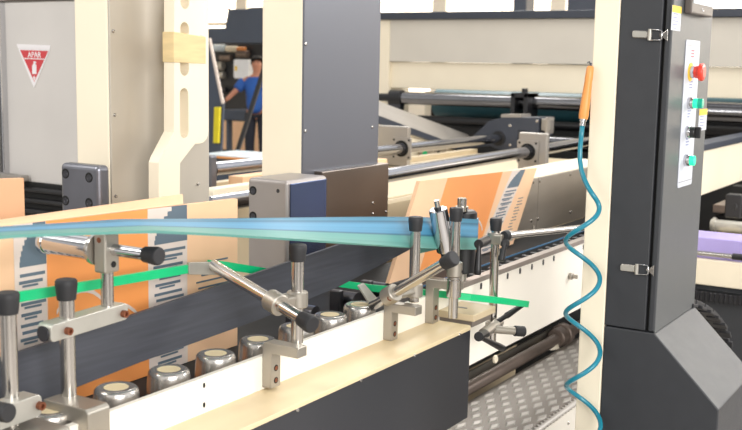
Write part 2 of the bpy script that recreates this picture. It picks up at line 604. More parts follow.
# ================================================================ blue twisted belt + drum
dr_c = V((oY(463, 235, 1.205).x, 1.205, 0))
DR = .034
cen = [(.80, 1.372), (.936, 1.366), (1.204, 1.343), (1.512, 1.301), (2.026, 1.2300), (2.40, 1.178)]
path = []
N = 60
for i in range(N + 1):
    t = i / N
    X = .80 + t * (dr_c.x - .80)
    z = lerp(cen, X)
    th = math.radians(90) * t ** 1.75
    path.append((V((X, dr_c.y - DR - .003, z)), V((0, math.cos(th), math.sin(th))), t))
zc = path[-1][0].z
for i in range(1, 19):
    a = math.pi * i / 18
    path.append((V((dr_c.x + (DR + .003) * math.sin(a), dr_c.y - (DR + .003) * math.cos(a), zc)), V((0, 0, 1)), 1 + .06 * i / 18))
for i in range(1, 8):
    path.append((V((dr_c.x - .03 * i, dr_c.y + DR + .003, zc + .001 * i)), V((0, 0, 1)), 1.06 + .02 * i))
HW = .0395
mb = MB()
uvl = mb.bm.loops.layers.uv.new('UVMap')
rows = []
ND = 6
for k, (c, w, t) in enumerate(path):
    tn = (path[min(k + 1, len(path) - 1)][0] - path[max(k - 1, 0)][0]).normalized()
    nn = tn.cross(w).normalized()
    fr_ = [mb.bm.verts.new(c + w * (HW * (2 * j / ND - 1)) + nn * .0022) for j in range(ND + 1)]
    bk_ = [mb.bm.verts.new(c + w * (HW * (2 * j / ND - 1)) - nn * .0022) for j in range(ND + 1)]
    rows.append((fr_, bk_, t))
def uvface(vs, uvs):
    f = mb.face(vs, True)
    if f:
        for l, q in zip(f.loops, uvs):
            l[uvl].uv = q
for (a, a2, t0), (b, b2, t1) in zip(rows, rows[1:]):
    for j in range(ND):
        q = [(t0, j / ND), (t1, j / ND), (t1, (j + 1) / ND), (t0, (j + 1) / ND)]
        uvface([a[j], b[j], b[j + 1], a[j + 1]], q)
        uvface([a2[j + 1], b2[j + 1], b2[j], a2[j]], [q[3], q[2], q[1], q[0]])
    uvface([a[0], a2[0], b2[0], b[0]], [(t0, 0), (t0, 0), (t1, 0), (t1, 0)])
    uvface([a2[ND], a[ND], b[ND], b2[ND]], [(t0, 1), (t0, 1), (t1, 1), (t1, 1)])
bmesh.ops.recalc_face_normals(mb.bm, faces=mb.bm.faces[:])
for e in mb.bm.edges:
    if len(e.link_faces) == 2 and e.calc_face_angle(0) > .8:
        e.smooth = False
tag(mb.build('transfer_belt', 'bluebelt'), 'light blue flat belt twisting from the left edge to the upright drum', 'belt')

z0d = zat(dr_c.x, dr_c.y, 272); z1d = zat(dr_c.x, dr_c.y, 210)
dt = thing('belt_drum', (dr_c.x, dr_c.y, .99), 'upright black drum with steel hub turning the blue belt', 'drum')
mb = MB(); mb.lathe(dr_c + V((0, 0, z0d)), ZA, [(0, 0), (0, DR - .004), (.003, DR + .001), (z1d - z0d - .006, DR + .001), (z1d - z0d, DR - .006), (z1d - z0d, 0)], 40)
mb.build('drum', 'black', dt)
mb = MB(); mb.lathe(dr_c + V((-.020, -.004, z1d)), ZA, [(0, 0), (0, .017), (.012, .017), (.012, .012), (.032, .012), (.034, .010), (.034, 0)], 28)
mb.build('hub', 'steel', dt)
mb = MB(); mb.cyl(dr_c + V((0, 0, .99)), dr_c + V((0, 0, z0d)), .013)
mb.build('axle', 'satin', dt)
# leaning idler
a = oY(438, 209, 1.150); b = oY(446, 251, 1.140)
il = thing('idler_roller', b, 'short leaning steel idler roller pressing the blue belt left of the black drum', 'roller')
mb = MB(); mb.cyl(b, a, .0225, n=30, ch=.002); mb.build('sleeve', 'chrome', il)
d = (a - b).normalized()
mb = MB(); mb.cyl(b - d * .016, b, .014); mb.cyl(a, a + d * .005, .009); mb.build('end_cap', 'black', il)
mb = MB(); mb.cyl(a + d * .005, a + d * .022, .006); mb.build('pin', 'steel', il)
mb = MB(); mb.tube([b - d * .015, b - d * .03 + V((.004, 0, -.01)), V((2.208, 1.118, b.z - .055))], .007); mb.build('bracket_arm', 'black', il)


# ================================================================ cartons
def carton(name, TL, TR, BR, BL, label, cols, flap=None, skew=0.0, inward=V((0, .012, 0))):
    """upright folded carton; cols = list of (u0,u1,kind)"""
    def at(u, v, o=0):
        u = u - SK[0] * (1 - v)
        t = TL.lerp(TR, u); b_ = BL.lerp(BR, u)
        return b_.lerp(t, v) + V((0, -o, 0))
    SK = [0]
    root = thing(name, at(.5, 0), label, 'carton', 'printed cartons running through the machine')
    mb = MB(); mb.hexa([at(0, 0), at(1, 0), at(1, 1), at(0, 1)], [p + inward for p in (at(0, 0), at(1, 0), at(1, 1), at(0, 1))])
    mb.build('card_body', 'peach', root)
    mats = ['orange', 'printwhite', 'slate']
    def quad(mb, u0, u1, v0, v1, o, mi):
        mb.mi = mi
        mb.hexa([at(u0, v0, 0), at(u1, v0, 0), at(u1, v1, 0), at(u0, v1, 0)], [at(u0, v0, o), at(u1, v0, o), at(u1, v1, o), at(u0, v1, o)])
    for (u0, u1, kind) in cols:
        mb = MB()
        SK[0] = skew if kind == 'band' else skew * .6 if kind == 'text' else 0
        if kind == 'orange':
            quad(mb, u0, u1, 0.0, 1, .0004, 0)
            # thin white contour strokes
            mb.mi = 1
            for cu, cv_, rr in ((.3, .36, .24), (.62, .18, .3)):
                pts = [(u0 + (u1 - u0) * (cu + rr * math.cos(t) * 1.2), cv_ + rr * math.sin(t)) for t in [math.radians(25 + 13 * i) for i in range(10)]]
                for (ua, va), (ub, vb) in zip(pts, pts[1:]):
                    if u0 < ua < u1 and u0 < ub < u1 and 0 < va < 1 and 0 < vb < 1:
                        mb.hexa([at(ua, va - .012), at(ub, vb - .012), at(ub, vb + .012), at(ua, va + .012)], [at(ua, va - .012, .0008), at(ub, vb - .012, .0008), at(ub, vb + .012, .0008), at(ua, va + .012, .0008)])
            mb.build('orange_print', mats, root)
        elif kind == 'band':
            quad(mb, u0, u1, 0.0, 1, .0005, 1)
            w = u1 - u0
            # slate head with a rounded left side
            N_ = 8
            for i in range(N_):
                va, vb = 1 - .22 * i / N_, 1 - .22 * (i + 1) / N_
                ul = u0 + w * (.15 + .45 * (1 - i / N_) ** 2)
                quad(mb, ul, u1, vb, va, .0009, 2)
            v = .745
            rnd = random.Random(7)
            while v > .03:
                a_ = u0 + w * (.12 + .12 * rnd.random()); b_ = u1 - w * (.02 + .2 * rnd.random())
                quad(mb, a_, b_, v - .017, v, .0009, 2)
                if rnd.random() < .5:
                    quad(mb, a_ + .1 * w, b_ - .15 * w, v - .034, v - .022, .0009, 2)
                    v -= .02
                v -= .036
            mb.build('printed_band', mats, root)
        elif kind == 'text':
            rnd = random.Random(3)
            v = .62
            while v > .12:
                a_ = u0 + (u1 - u0) * .2 * rnd.random(); b_ = u1 - (u1 - u0) * .4 * rnd.random()
                quad(mb, a_, b_, v - .011, v, .0006, 2)
                v -= .04
            mb.build('small_print', mats, root)
    if flap:
        mb = MB(); mb.hexa(flap, [p + V((0, .002, .002)) for p in flap])
        mb.build('top_flap', 'peach', root)
    return root


Y1 = 1.42
xa, xb = 1.06, 1.765
zt, zb = 1.327, .986
def ux(x): return (oY(x, 262, Y1).x - xa) / (xb - xa)
tl, tr = V((xa, Y1, zt)), V((xb, Y1, zt - .016))
flap = [V((xa, Y1 + .002, zt)), V((oY(184, 205, Y1).x, Y1 + .002, zt - .011)), oY(183, 195, Y1 + .05), oY(-15, 223, Y1 + .05)]
carton('printed_carton', tl, tr, V((xb, Y1, zb)), V((xa, Y1, zb)),
       'long orange carton with slate text bands behind the blue belt at the left',
       [(ux(47), ux(148), 'orange'), (ux(14), ux(46), 'band'), (ux(148), ux(187), 'band'), (ux(196), ux(236), 'text')], flap)
Y2 = 1.47
carton('printed_carton', oY(420, 181, Y2), oY(537, 168, Y2), oY(513, 244, Y2), oY(389, 284, Y2),
       'tilted orange and peach carton standing right of the grey column, behind the black drum',
       [(.2, .66, 'orange'), (.75, .88, 'band'), (.92, .985, 'text')], skew=.09)
Y3 = 1.60
mb = MB()
c0a, c0b = oY(-30, 180, Y3), oY(24, 178, Y3)
q = [c0a, c0b, V((c0b.x, Y3, .9842)), V((c0a.x, Y3, .9842))]
mb.hexa(q, [p + V((0, .012, 0)) for p in q], .001)
tag(mb.build('carton', 'tan'), 'plain tan carton end entering at the left edge, below the fire sign panel', 'carton')

# ================================================================ green guide bars
def ribbon(pts, w, t):
    mb = MB()
    prev = None
    for i, p in enumerate(pts):
        d = (pts[min(i + 1, len(pts) - 1)] - pts[max(i - 1, 0)]).normalized()
        s = d.cross(ZA).normalized(); u = s.cross(d).normalized()
        ring = [mb.bm.verts.new(p + s * (a * t / 2) + u * (b * w / 2)) for a, b in ((1, 1), (-1, 1), (-1, -1), (1, -1))]
        if prev:
            for k in range(4):
                mb.face([prev[k], prev[(k + 1) % 4], ring[(k + 1) % 4], ring[k]])
        else:
            mb.face(ring[::-1])
        prev = ring
    mb.face(prev)
    bmesh.ops.recalc_face_normals(mb.bm, faces=mb.bm.faces[:])
    return mb


gp = [(-30, 304.5, 1.295), (40, 293.5, 1.30), (110, 282, 1.315), (160, 273.5, 1.33), (196, 267.5, 1.345)]
tag(ribbon([oY(*q) for q in gp], .0165, .006).build('green_guide', 'green'), 'bright green guide bar rising from the left edge to the grey holder tab', 'guide bar')
gp = [(208, 264, 1.362), (225, 265.5, 1.362), (260, 271, 1.362), (300, 277.5, 1.352), (340, 283.5, 1.337), (372, 288, 1.295), (405, 291, 1.235), (437, 293.7, 1.168), (470, 297.2, 1.105), (500, 300.6, 1.072), (528, 304.2, 1.05)]
tag(ribbon([oY(*q) for q in gp], .0165, .006).build('green_guide', 'green'), 'bright green guide bar running under the dark belt and ending over the white panel', 'guide bar')


# ================================================================ posts with clamps
PG = 'guide posts along the cream rail'


def cap_on(p, d, r, L, parent, name='rubber_cap'):
    mb = MB(); mb.lathe(V(p), V(d), [(-.0005, 0), (-.0005, r * 1.2), (L * .08, r * 1.24), (L * .7, r * 1.42), (L * .9, r * 1.4), (L * .98, r * 1.28), (L, r * 1.1), (L, 0)], 28)
    return mb.build(name, 'rubber', parent)


def post_on(root, X, Y, zb, zt, r, capL=.032, mname='steel', cap=True):
    mb = MB(); mb.cyl((X, Y, zb), (X, Y, zt - .012 if cap else zt), r, n=26, ch=.001)
    mb.build('post', mname, root)
    if cap:
        cap_on((X, Y, zt - capL), ZA, r, capL, root)


def l_bracket(root, X, sgn, z_top, legz0, armL, arm_h=.02, wx=.026, Yl=YF):
    """inverted-L bracket: leg on the rail's face, arm out to sgn*Y"""
    y0, y1 = Yl - .022, Yl
    mb = MB()
    if sgn < 0:
        prof = [(y1, z_top - .006), (y1 - .006, z_top), (y1 - armL, z_top), (y1 - armL, z_top - arm_h), (y0, z_top - arm_h), (y0, legz0), (y1, legz0)]
    else:
        prof = [(y0, z_top - .006), (y0 + .006, z_top), (y0 + armL, z_top), (y0 + armL, z_top - arm_h), (y1, z_top - arm_h), (y1, legz0), (y0, legz0)]
    mb.prism([V((X - wx / 2, y, z)) for y, z in prof], (wx, 0, 0), .0018)
    br = mb.build('bracket', 'satin', root)
    for zz in (legz0 + .014, legz0 + .038):
        bm_ = MB(); bm_.lathe(V((X, y0, zz)), -YA, [(-.003, 0), (-.003, .0062), (.0006, .0062), (.0006, 0)], 18); bh = MB(); bh.lathe(V((X, y0, zz)), -YA, [(0, 0), (0, .0046), (.0011, .004), (.0011, 0)], 16)
        b2 = bm_.build('bolt', 'blackmatte', br); o_ = bh.build('bolt_head', 'rust', b2); o_.parent = br; LOC[o_.name] = LOC[br.name]


# --- P2 : bracket with arm inwards, post, clamp bar, second rod, roller block
P2x, P2y = 1.122, 1.243
r = .0122
p2 = thing('guide_post', (P2x, P2y, 1.0), 'capped post with a clamp bar carrying a crosswise chrome roller, second from the left', 'guide post', PG)
zt = zat(P2x, P2y, 279)
post_on(p2, P2x, P2y, 1.07, zt, r)
zb0 = zat(P2x, P2y, 396)
l_bracket(p2, oY(99, 408, YF - .022).x, 1, zb0 + .002, .985, .098, arm_h=.026, wx=.046)
bz = zat(P2x, P2y, 327)
zr = zat(1.215, P2y, 313)
def clamp_bar(root, A, B, h, w, screws=True):
    mb = MB()
    d = (B - A).normalized()
    L = (B - A).length
    s = d.cross(ZA).normalized()
    if s.y > 0: s = -s
    u = ZA
    pts = rrect((A + B) / 2 + s * (w / 2), d, u, L / 2, h / 2, h * .28, 5)
    mb.prism(pts, -s * w, .0012)
    bar = mb.build('clamp_bar', 'clampgrey', root)
    return bar, d, s
A = V((P2x - .046, P2y, bz)); B = V((P2x + .118, P2y, zr + .001))
bar, d, s = clamp_bar(p2, A, B, .0275, .03)
for q in (A + d * .032, B - d * .012):
    f = q + s * .015 + V((0, 0, -.002))
    mb = MB(); mb.lathe(f, s, [(-.001, 0), (-.001, .0062), (.008, .0062), (.008, .0035), (.004, .0035), (.004, 0)], 18); mb.build('clamp_screw', 'rust', bar)
mb = MB(); mb.cyl(A - d * .003 - V((0, 0, .001)), A - d * .0005 - V((0, 0, .001)), .0125); mb.build('end_bolt', 'darksteel', bar)
X2 = 1.2085
z1 = zat(X2, P2y, 274)
mb = MB(); mb.cyl((X2, P2y, zr - .016), (X2, P2y, z1 + .02), .0105, ch=.001); mb.build('upper_post', 'steel', p2)
zt2, zb2 = zat(X2, P2y, 231), zat(X2, P2y, 272)
mb = MB(); mb.box(X2 - .0165, X2 + .0165, P2y - .013, P2y + .013, zb2, zt2, .004, 3)
blk = mb.build('clamp_block', 'satin', p2)
for zz in (zt2 - .013,):
    mb = MB(); mb.lathe(V((X2 - .0165, P2y, zz)), -XA, [(-.002, 0), (-.002, .0045), (.0006, .0045), (.0006, 0)], 14); mb.build('bolt', 'rust', blk)
mb = MB(); mb.lathe(V((X2 + .002, P2y - .013, zb2 + .014)), -YA, [(-.002, 0), (-.002, .0055), (.0006, .0055), (.0006, 0)], 14); mb.build('bolt', 'blackmatte', blk)
zrl = zat(X2, P2y, 250)
ax = V((X2 - .004, P2y, zrl))
mb = MB(); mb.lathe(ax + V((0, .0135, 0)), YA, [(0, 0), (0, .026), (.004, .0262), (.008, .026), (.008, .016), (.008, 0)], 32); mb.build('flange', 'steel', p2)
mb = MB(); mb.lathe(ax + V((0, .022, 0)), YA, [(0, 0), (0, .0195), (.108, .0195), (.108, .021), (.118, .021), (.12, .0195), (.12, 0)], 36); mb.build('roller', 'chrome', p2)
hx = V((X2 + .005, P2y - .013, zrl + .001))
mb = MB(); mb.cyl(hx, hx - V((0, .085, 0)), .0098); mb.build('handle_rod', 'chrome', p2)
cap_on(hx - V((0, .068, 0)), -YA, .0105, .030, p2, 'handle_cap')

# --- P1 far left
P1x, P1y = 1.010, 1.243
p1 = thing('guide_post', (P1x, P1y, 1.0), 'capped steel post cut by the left edge of the view, clamped low near the rail', 'guide post', PG)
post_on(p1, P1x, P1y, 1.03, zat(P1x, P1y, 292), r)
zc1 = zat(P1x, P1y, 408)
A = V((P1x - .06, P1y - .012, zc1)); B = V((P1x + .034, P1y - .012, zc1 + .002))
bar, d, s = clamp_bar(p1, A, B, .034, .034)
f = B - d * .006 + s * .016
mb = MB(); mb.lathe(f, s, [(-.001, 0), (-.001, .0066), (.009, .0066), (.009, .0036), (.004, .0036), (.004, 0)], 18); mb.build('clamp_screw', 'rust', bar)
mb = MB(); mb.cyl((P1x - .052, P1y - .028, zc1 + .016), (P1x - .052, P1y - .06, zc1 + .018), .014, ch=.002); mb.build('handle_cap', 'rubber', p1)
l_bracket(p1, P1x + .012, 1, zat(P1x, P1y, 424), .985, .105, arm_h=.02, wx=.06)


def diag_post(X, Y, ycap, zbase, A, B, r, label, legx, leg0, ztop_br, tab, clampc):
    root = thing('guide_post', (X, Y, .985), label, 'guide post', PG)
    post_on(root, X, Y, ztop_br - .002, zat(X, Y, ycap), r)
    l_bracket(root, legx, -1, ztop_br, leg0, .083, arm_h=.0205, wx=.03)
    d = (B - A).normalized()
    mb = MB(); mb.cyl(A, B, r * .98, n=26, ch=.001); rod = mb.build('cross_rod', 'steel', root)
    cap_on(B - d * .024, d, r, .032, root, 'rod_cap')
    # clamp linking rod and post
    pc = V((X, Y, clampc))
    t = (pc - A).dot(d)
    q = A + d * t
    u = (pc - q)
    L = u.length
    u.normalize()
    n_ = d.cross(u).normalized()
    # boss round the rod, boss round the post, web between
    mb = MB()
    mb.cyl(q - d * .017, q + d * .017, r * 1.75, n=28, ch=.002)
    mb.cyl(pc - ZA * .015, pc + ZA * .015, r * 1.7, n=28, ch=.002)
    mb.obox(q, pc, .026, .022, up=n_, bev=.003)
    cl = mb.build('clamp', 'satin', root)
    e = q - d * .004 + (-YA * .4 - XA * .6).normalized() * r * 1.7
    mb = MB(); mb.lathe(e, (e - q), [(-.004, 0), (-.004, .0062), (.004, .0062), (.004, .0034), (0, .0034), (0, 0)], 16); mb.build('clamp_screw', 'rust', cl)
    mb = MB(); mb.prism(tab, (0, .006, 0), .0008); mb.build('guide_tab', 'clampgrey', root)
    return root


# P3
X, Y = oY(297, 340, 1.128).x, 1.128
A = oY(213, 265, 1.335); B = oY(310, 323.5, 1.045)
tab = [oY(189, 262.5, 1.335), oY(219, 262, 1.335), oY(218, 275, 1.335), oY(189, 274.5, 1.335)]
diag_post(X, Y, 244, 0, A, B, .0118, 'capped post with a rod slanting down to the right before the dark belt', oY(276, 370, YF - .022).x, zat(oY(274, 388, YF - .022).x, YF - .022, 388), zat(X, Y, 342), tab, zat(X, Y, 299))
# P4
X, Y = oY(414, 290, 1.135).x, 1.135
A = oY(372, 306, 1.205); B = oY(452, 259, .985)
tab = [oY(359, 286, 1.245), oY(364, 283, 1.245), oY(378, 299, 1.215), oY(371, 305, 1.215)]
diag_post(X, Y, 216.5, 0, A, B, .0118, 'capped post with a rod slanting up to the right, left of the drum', oY(395, 320, YF - .022).x, .9857, zat(X, Y, 301), tab, zat(X, Y, 290))
# P5
X, Y = oY(453.5, 300, 1.112).x, 1.112
p5 = thing('guide_post', (X, Y, 1.0), 'capped steel post directly in front of the black drum, with stacked collars', 'guide post', PG)
post_on(p5, X, Y, 1.006, zat(X, Y, 207.5), .0115)
l_bracket(p5, oY(436, 305, YF - .022).x, -1, zat(X, Y, 281), .9857, .088, arm_h=.0215, wx=.03)
for ya, yb, rr in ((262, 276, .019), (276, 279, .0165), (279, 297, .0175)):
    mb = MB(); mb.cyl((X, Y, zat(X, Y, yb)), (X, Y, zat(X, Y, ya)), rr, n=28, ch=.0015); mb.build('collar', 'steel' if yb != 276 else 'satin', p5)
mb = MB(); mb.lathe(V((X + .004, Y - .018, zat(X, Y, 271))), -YA, [(-.002, 0), (-.002, .004), (.003, .004), (.003, .002), (.001, .002), (.001, 0)], 12); mb.build('set_screw', 'darksteel', p5)
# mounting plate
pl = thing('mounting_plate', (2.3, 1.13, .98), 'small cream mounting plate at the end of the cover ledge, under the capped posts', 'plate')
c0 = oY(474, 315, 1.085)
x0 = c0.x - .0; x1 = c0.x + .125
mb = MB(); mb.box(x0, x1, 1.085, YF - .0005, .987, 1.005, .0025)
mb.build('plate', 'bedcream', pl)
mb = MB(); mb.box(x0 + .006, x1 - .01, 1.092, YF - .0005, .972, .987, .001)
mb.build('lip', 'stripsteel', pl)
p = oZ(458, 307, 1.0053)
mb = MB(); mb.prism(capsule(p, YA, XA, .02, .006, 6), (0, 0, .0006)); mb.build('slot', 'darksteel', pl)
# P6 with two lever clamps
X, Y = oY(491.5, 290, 1.112).x, 1.112
X = 2.425
p6 = thing('guide_post', (X, Y, .9), 'rightmost capped post, with black clamp levers, standing over the white panel', 'guide post', PG)
post_on(p6, X, Y, zat(X, Y, 343), zat(X, Y, 218), .0112)
def lever(root, base, a, b, knob=None):
    d = (b - a)
    L = d.length
    mb = MB(); mb.lathe(a, d, [(0, 0), (0, .0062), (L * .15, .0058), (L * .8, .0088), (L * .96, .0085), (L, .006), (L, 0)], 18)
    mb.cyl(base, a + (a - base).normalized() * .006, .0115, ch=.002)
    return mb.build('lever', 'black', root)
zc = zat(X, Y, 238)
pc = V((X, Y, zc))
rodA = oY(482, 240, 1.095); rodB = oY(600, 226, 1.02)
d = (rodB - rodA).normalized()
mb = MB(); mb.cyl(pc - ZA * .014, pc + ZA * .014, .0205, ch=.002); mb.obox(pc + V((-.02, -.014, 0)), pc + V((.055, -.014, .002)), .026, .026, bev=.004)
mb.build('clamp', 'satin', p6)
mb = MB(); q = oY(506, 235.5, 1.085); mb.cyl(q, rodB, .009, n=22); mb.build('cross_rod', 'steel', p6)
cap_on(oY(504, 236, 1.085), d, .010, .016, p6, 'rod_cap')
lever(p6, oY(487, 240, 1.092), oY(479, 244, 1.075), oY(477.5, 275, 1.07))
lever(p6, oY(503, 242, 1.09), oY(505, 243, 1.08), oY(501, 261, 1.08))
zc = zat(X, Y, 327)
pc = V((X, Y, zc))
mb = MB(); mb.cyl(pc - ZA * .013, pc + ZA * .013, .018, ch=.002)
q0 = oY(486, 333, 1.085)
mb.cyl(oY(483, 334, 1.075), oY(499, 322, 1.10), .0135, ch=.002)
mb.build('clamp', 'satin', p6)
qa = oY(492, 329, 1.085); qb = oY(523, 331.5, 1.03)
d = (qb - qa).normalized()
mb = MB(); mb.cyl(qa, qb - d * .004, .0105, ch=.001); mb.build('cross_rod', 'satin', p6)
mb = MB(); mb.cyl(qb - d * .026, qb + d * .004, .0135, ch=.002); mb.build('rod_cap', 'rubber', p6)
lever(p6, oY(486, 333, 1.078), oY(479, 336.5, 1.055), oY(504, 349, 1.04))
mb = MB(); a = oY(497, 322, 1.09); b = oY(525, 303.5, 1.06); d = b - a; L = d.length
mb.lathe(a, d, [(0, 0), (0, .006), (L * .3, .0065), (L * .34, .0085), (L * .95, .006), (L, .004), (L, 0)], 18); mb.build('lever', 'black', p6)

# ================================================================ left column, slotted arm, right column
YK = 1.70
xc = oY(109, 100, YK).x
ycl = oX(76, 100, xc).y
lc = thing('machine_column', (xc + .15, 1.76, .9), 'cream machine column with a warm grey cover sheet, right of the fire sign panel', 'machine column')
mb = MB(); mb.box(xc, xc + .25, YK + .002, ycl, .95, 2.3, .003); mb.build('upright', 'cream', lc)
xr = oY(208, 60, YK).x
mb = MB(); mb.box(xc + .002, xr, YK - .003, YK + .004, 1.24, 2.3, .0015); mb.build('cover_sheet', 'coverplate', lc)
for sx, sy in ((113, 31), (114.5, 115), (115.5, 196), (197.5, 184)):
    screw_on(oY(sx, sy, YK - .003), (0, -1, 0), .0042, lc)


def bolted_block(root, cx, cy, row_top, row_bot, xs_photo, side_x, depthY, front_m, side_m, bolts, bev):
    """steel block fixed at a column's foot: front faces -X, side faces -Y"""


def block(root, cornx, corny, Yc, x_left, x_right, zbot, m1, bev, bolts, br=.011):
    c = oY(cornx, corny, Yc)
    yl = oX(x_left, corny, c.x).y
    xr_ = oY(x_right, corny, Yc).x
    mb = MB(); mb.box(c.x, xr_, Yc, yl, zbot, c.z, bev, 4)
    b = mb.build('clamp_block', m1, root)
    for bx, by in bolts:
        bolt_recess(oX(bx, by, c.x), (-1, 0, 0), br, b)
    return b, c, xr_


block(lc, 98, 166, 1.66, 59.5, 110.5, 1.10, 'blocksteel', .011, ((65.5, 173.5), (89, 177.5), (65.5, 200.5), (89, 203)))

rc = thing('machine_column', (2.6, 1.78, .9), 'tall cream machine column with a dark blue grey cover, in the middle of the view', 'machine column')
xc2 = oY(302.5, 90, YK).x
yc2 = oX(262, 90, xc2).y
xr2 = oY(378.5, 90, YK).x
mb = MB(); mb.box(xc2, xr2 - .01, YK + .002, yc2, .95, 2.3, .003); mb.build('upright', 'cream', rc)
mb = MB(); mb.box(xc2 + .001, xr2, YK - .003, YK + .005, .95, 2.3, .0015); mb.build('cover_sheet', 'bluecover', rc)
for sx, sy in ((305.5, 44), (305, 131), (372, 127)):
    screw_on(oY(sx, sy, YK - .003), (0, -1, 0), .0048, rc)
x3a, x3b = oY(322, 190, YK - .03).x, oY(388.5, 190, YK - .03).x
mb = MB(); mb.box(x3a, x3b, YK - .03, YK + .15, .95, zat(x3b, YK - .03, 163), .003); mb.build('lower_housing', 'darkbox', rc)
for sx, sy in ((372.6, 203), (372.6, 213.6), (386, 211.7)):
    screw_on(oY(sx, sy, YK - .03), (0, -1, 0), .0042, rc)
b, c, xe = block(rc, 287, 181, 1.60, 247.5, 327.5, .99, 'blockgrey', .010, ((253, 190.5), (253, 216)), .012)
bolt_recess(oX(278, 191, c.x), (-1, 0, 0), .005, b)
mb = MB(); mb.box(c.x + .013, xe - .008, 1.597, 1.601, 1.0, c.z - .009, .001); o = mb.build('side_reflection', 'steel_blue_sheen', b); o['label'] = 'polished block side with a blue reflection painted in'  # thin layer carrying the blue reflection on the block's side

# slotted arm
sa = thing('slotted_arm', (1.75, 1.6, 1.2), 'cream slotted hanger arm wrapped with masking tape, in front of the grey cover sheet', 'machine arm')
YS = 1.60
def P(x, y): return oY(x, y, YS)
outer = [P(174.5, -60), P(200.5, -60), P(199.5, 134), P(198, 140), P(180, 163), P(179.5, 230), P(159, 230), P(158.8, 163), P(161, 157), P(174, 132)]
holes = []
def hole(x, y0, y1, rpx):
    mpp = (P(x + 1, (y0 + y1) / 2) - P(x, (y0 + y1) / 2)).length * 1.02
    c = P(x, (y0 + y1) / 2)
    ztop, zbo = zat(c.x, YS, y0), zat(c.x, YS, y1)
    rr = rpx * mpp
    half = max(.0002, (ztop - zbo) / 2 - rr)
    return capsule(V((c.x, YS, (ztop + zbo) / 2)), ZA, XA, half, rr, 8)
holes = [hole(184.8, -30, 9, 4.3), hole(184.6, 22, 38, 4.3), hole(184.5, 58, 76, 4.3), hole(184.2, 88, 138, 4.2)]
mb = MB(); mb.holed(outer, holes, (0, .03, 0)); mb.build('slotted_plate', 'cream', sa)
c1, c2 = oY(195, 60, 1.645).x, oY(208.5, 60, 1.645).x
zb_ = zat(c2, 1.645, 143)
prof = [V((c1, 1.645, zb_))] + [V((c2 - .03 + .03 * math.sin(a), 1.645, zb_ + .03 - .03 * math.cos(a))) for a in (0, .4, .8, 1.2, 1.57)] + [V((c2, 1.645, 2.2)), V((c1, 1.645, 2.2))]
mb = MB(); mb.prism(prof, (0, .02, 0), .001); mb.build('rear_flange', 'cream', sa)
zta, ztb = zat(1.72, YS, 31), zat(1.72, YS, 62)
xa_, xb_ = P(174.5, 45).x, P(201.5, 45).x
mb = MB(); mb.hexa([V((xa_ - .004, YS - .002, ztb)), V((oY(206, 60, YS - .002).x, YS - .002, ztb - .002)), V((oY(206, 60, YS).x, YS + .032, ztb)), V((xa_ - .004, YS + .032, ztb))],
                   [V((xa_ - .004, YS - .002, zta)), V((oY(206, 40, YS - .002).x, YS - .002, zta - .008)), V((oY(206, 40, YS).x, YS + .032, zta)), V((xa_ - .004, YS + .032, zta))], .001)
mb.build('masking_tape', 'tape', sa)

# ================================================================ left panel with sign
XP = 3.0
lp = thing('enclosure_panel', (XP, 3.5, .9), 'pale grey enclosure panel at the left edge carrying the fire sign', 'panel')
ya_, yb_ = oX(2.5, 60, XP).y, oX(78, 60, XP).y
zt_ = zat(XP, 3.4, .9); zb_ = zat(XP, 3.4, 184)
mb = MB(); mb.box(XP, XP + .03, yb_, ya_, zb_, zt_, .003); mb.build('sheet', 'whitegrey', lp)
mb = MB(); mb.box(XP - .01, XP + .04, yb_, ya_ + .1, zt_, zt_ + .06, .003); mb.build('top_trim', 'darkbox', lp)
mb = MB(); mb.box(XP - .01, XP + .05, yb_ - .02, ya_ + .1, zb_ - .3, zb_, .003); mb.build('plinth', 'blackmatte', lp)
mb = MB()
for k in range(3):
    mb.cyl(V((XP - .02, yb_, zb_ - .03 - .045 * k)), V((XP - .02, ya_ - .04, zb_ - .03 - .045 * k)), .012, n=10)
mb.build('slat_roll', 'black', lp)
ly = oX(26, 178, XP - .03).y
mb = MB(); mb.box(XP - .06, XP - .012, ly, ya_ + .1, zat(XP, ly, 181), zat(XP, ly, 175), .004); mb.build('shelf_edge', 'greyplate', lp)
mb = MB(); mb.box(XP - .03, XP + .02, oX(6.5, 60, XP).y, oX(2.8, 60, XP).y, zb_, zt_ + .3, .004)
mb.box(XP - .02, XP + .02, oX(2.5, 60, XP).y, oX(-20, 60, XP).y, zb_, zt_ + .3, .004)
o = mb.build('side_profile', 'chrome', lp); o['label'] = 'shiny upright profile at the far left'
sg = thing('fire_extinguisher_sign', oX(34, 88, XP - .002), 'red and white triangular fire extinguisher sign reading APAR on the pale grey panel', 'sign')
YSG = XP - .0015
def S(x, y, o=0): return oX(x, y, XP - o)
mb = MB(); mb.prism([S(17, 44, .001), S(50.8, 45.4, .001), S(50, 49.6, .001), S(18.6, 48.6, .001)], (-.0025, 0, 0)); mb.build('hanger_strip', 'signwhite', sg)
mb = MB(); mb.prism([S(18.6, 48.8, .001), S(50, 49.8, .001), S(34.2, 88, .001)], (-.002, 0, 0)); mb.build('white_board', 'signwhite', sg)
mb = MB(); mb.prism([S(20.3, 50, .003), S(48.3, 50.9, .003), S(34.3, 81.6, .003)], (-.0012, 0, 0)); mb.build('red_field', 'signred', sg)
mb = MB(); mb.prism([S(24.2, 58.0, .0042), S(44.6, 58.7, .0042), S(44.2, 59.6, .0042), S(24.6, 58.9, .0042)], (-.001, 0, 0)); mb.build('dividing_line', 'signwhite', sg)
mb = MB()
mb.prism([S(32.3, 66, .0042), S(33.2, 64, .0042), S(35.7, 64, .0042), S(36.5, 66, .0042), S(36.5, 74, .0042), S(32.3, 74, .0042)], (-.001, 0, 0))
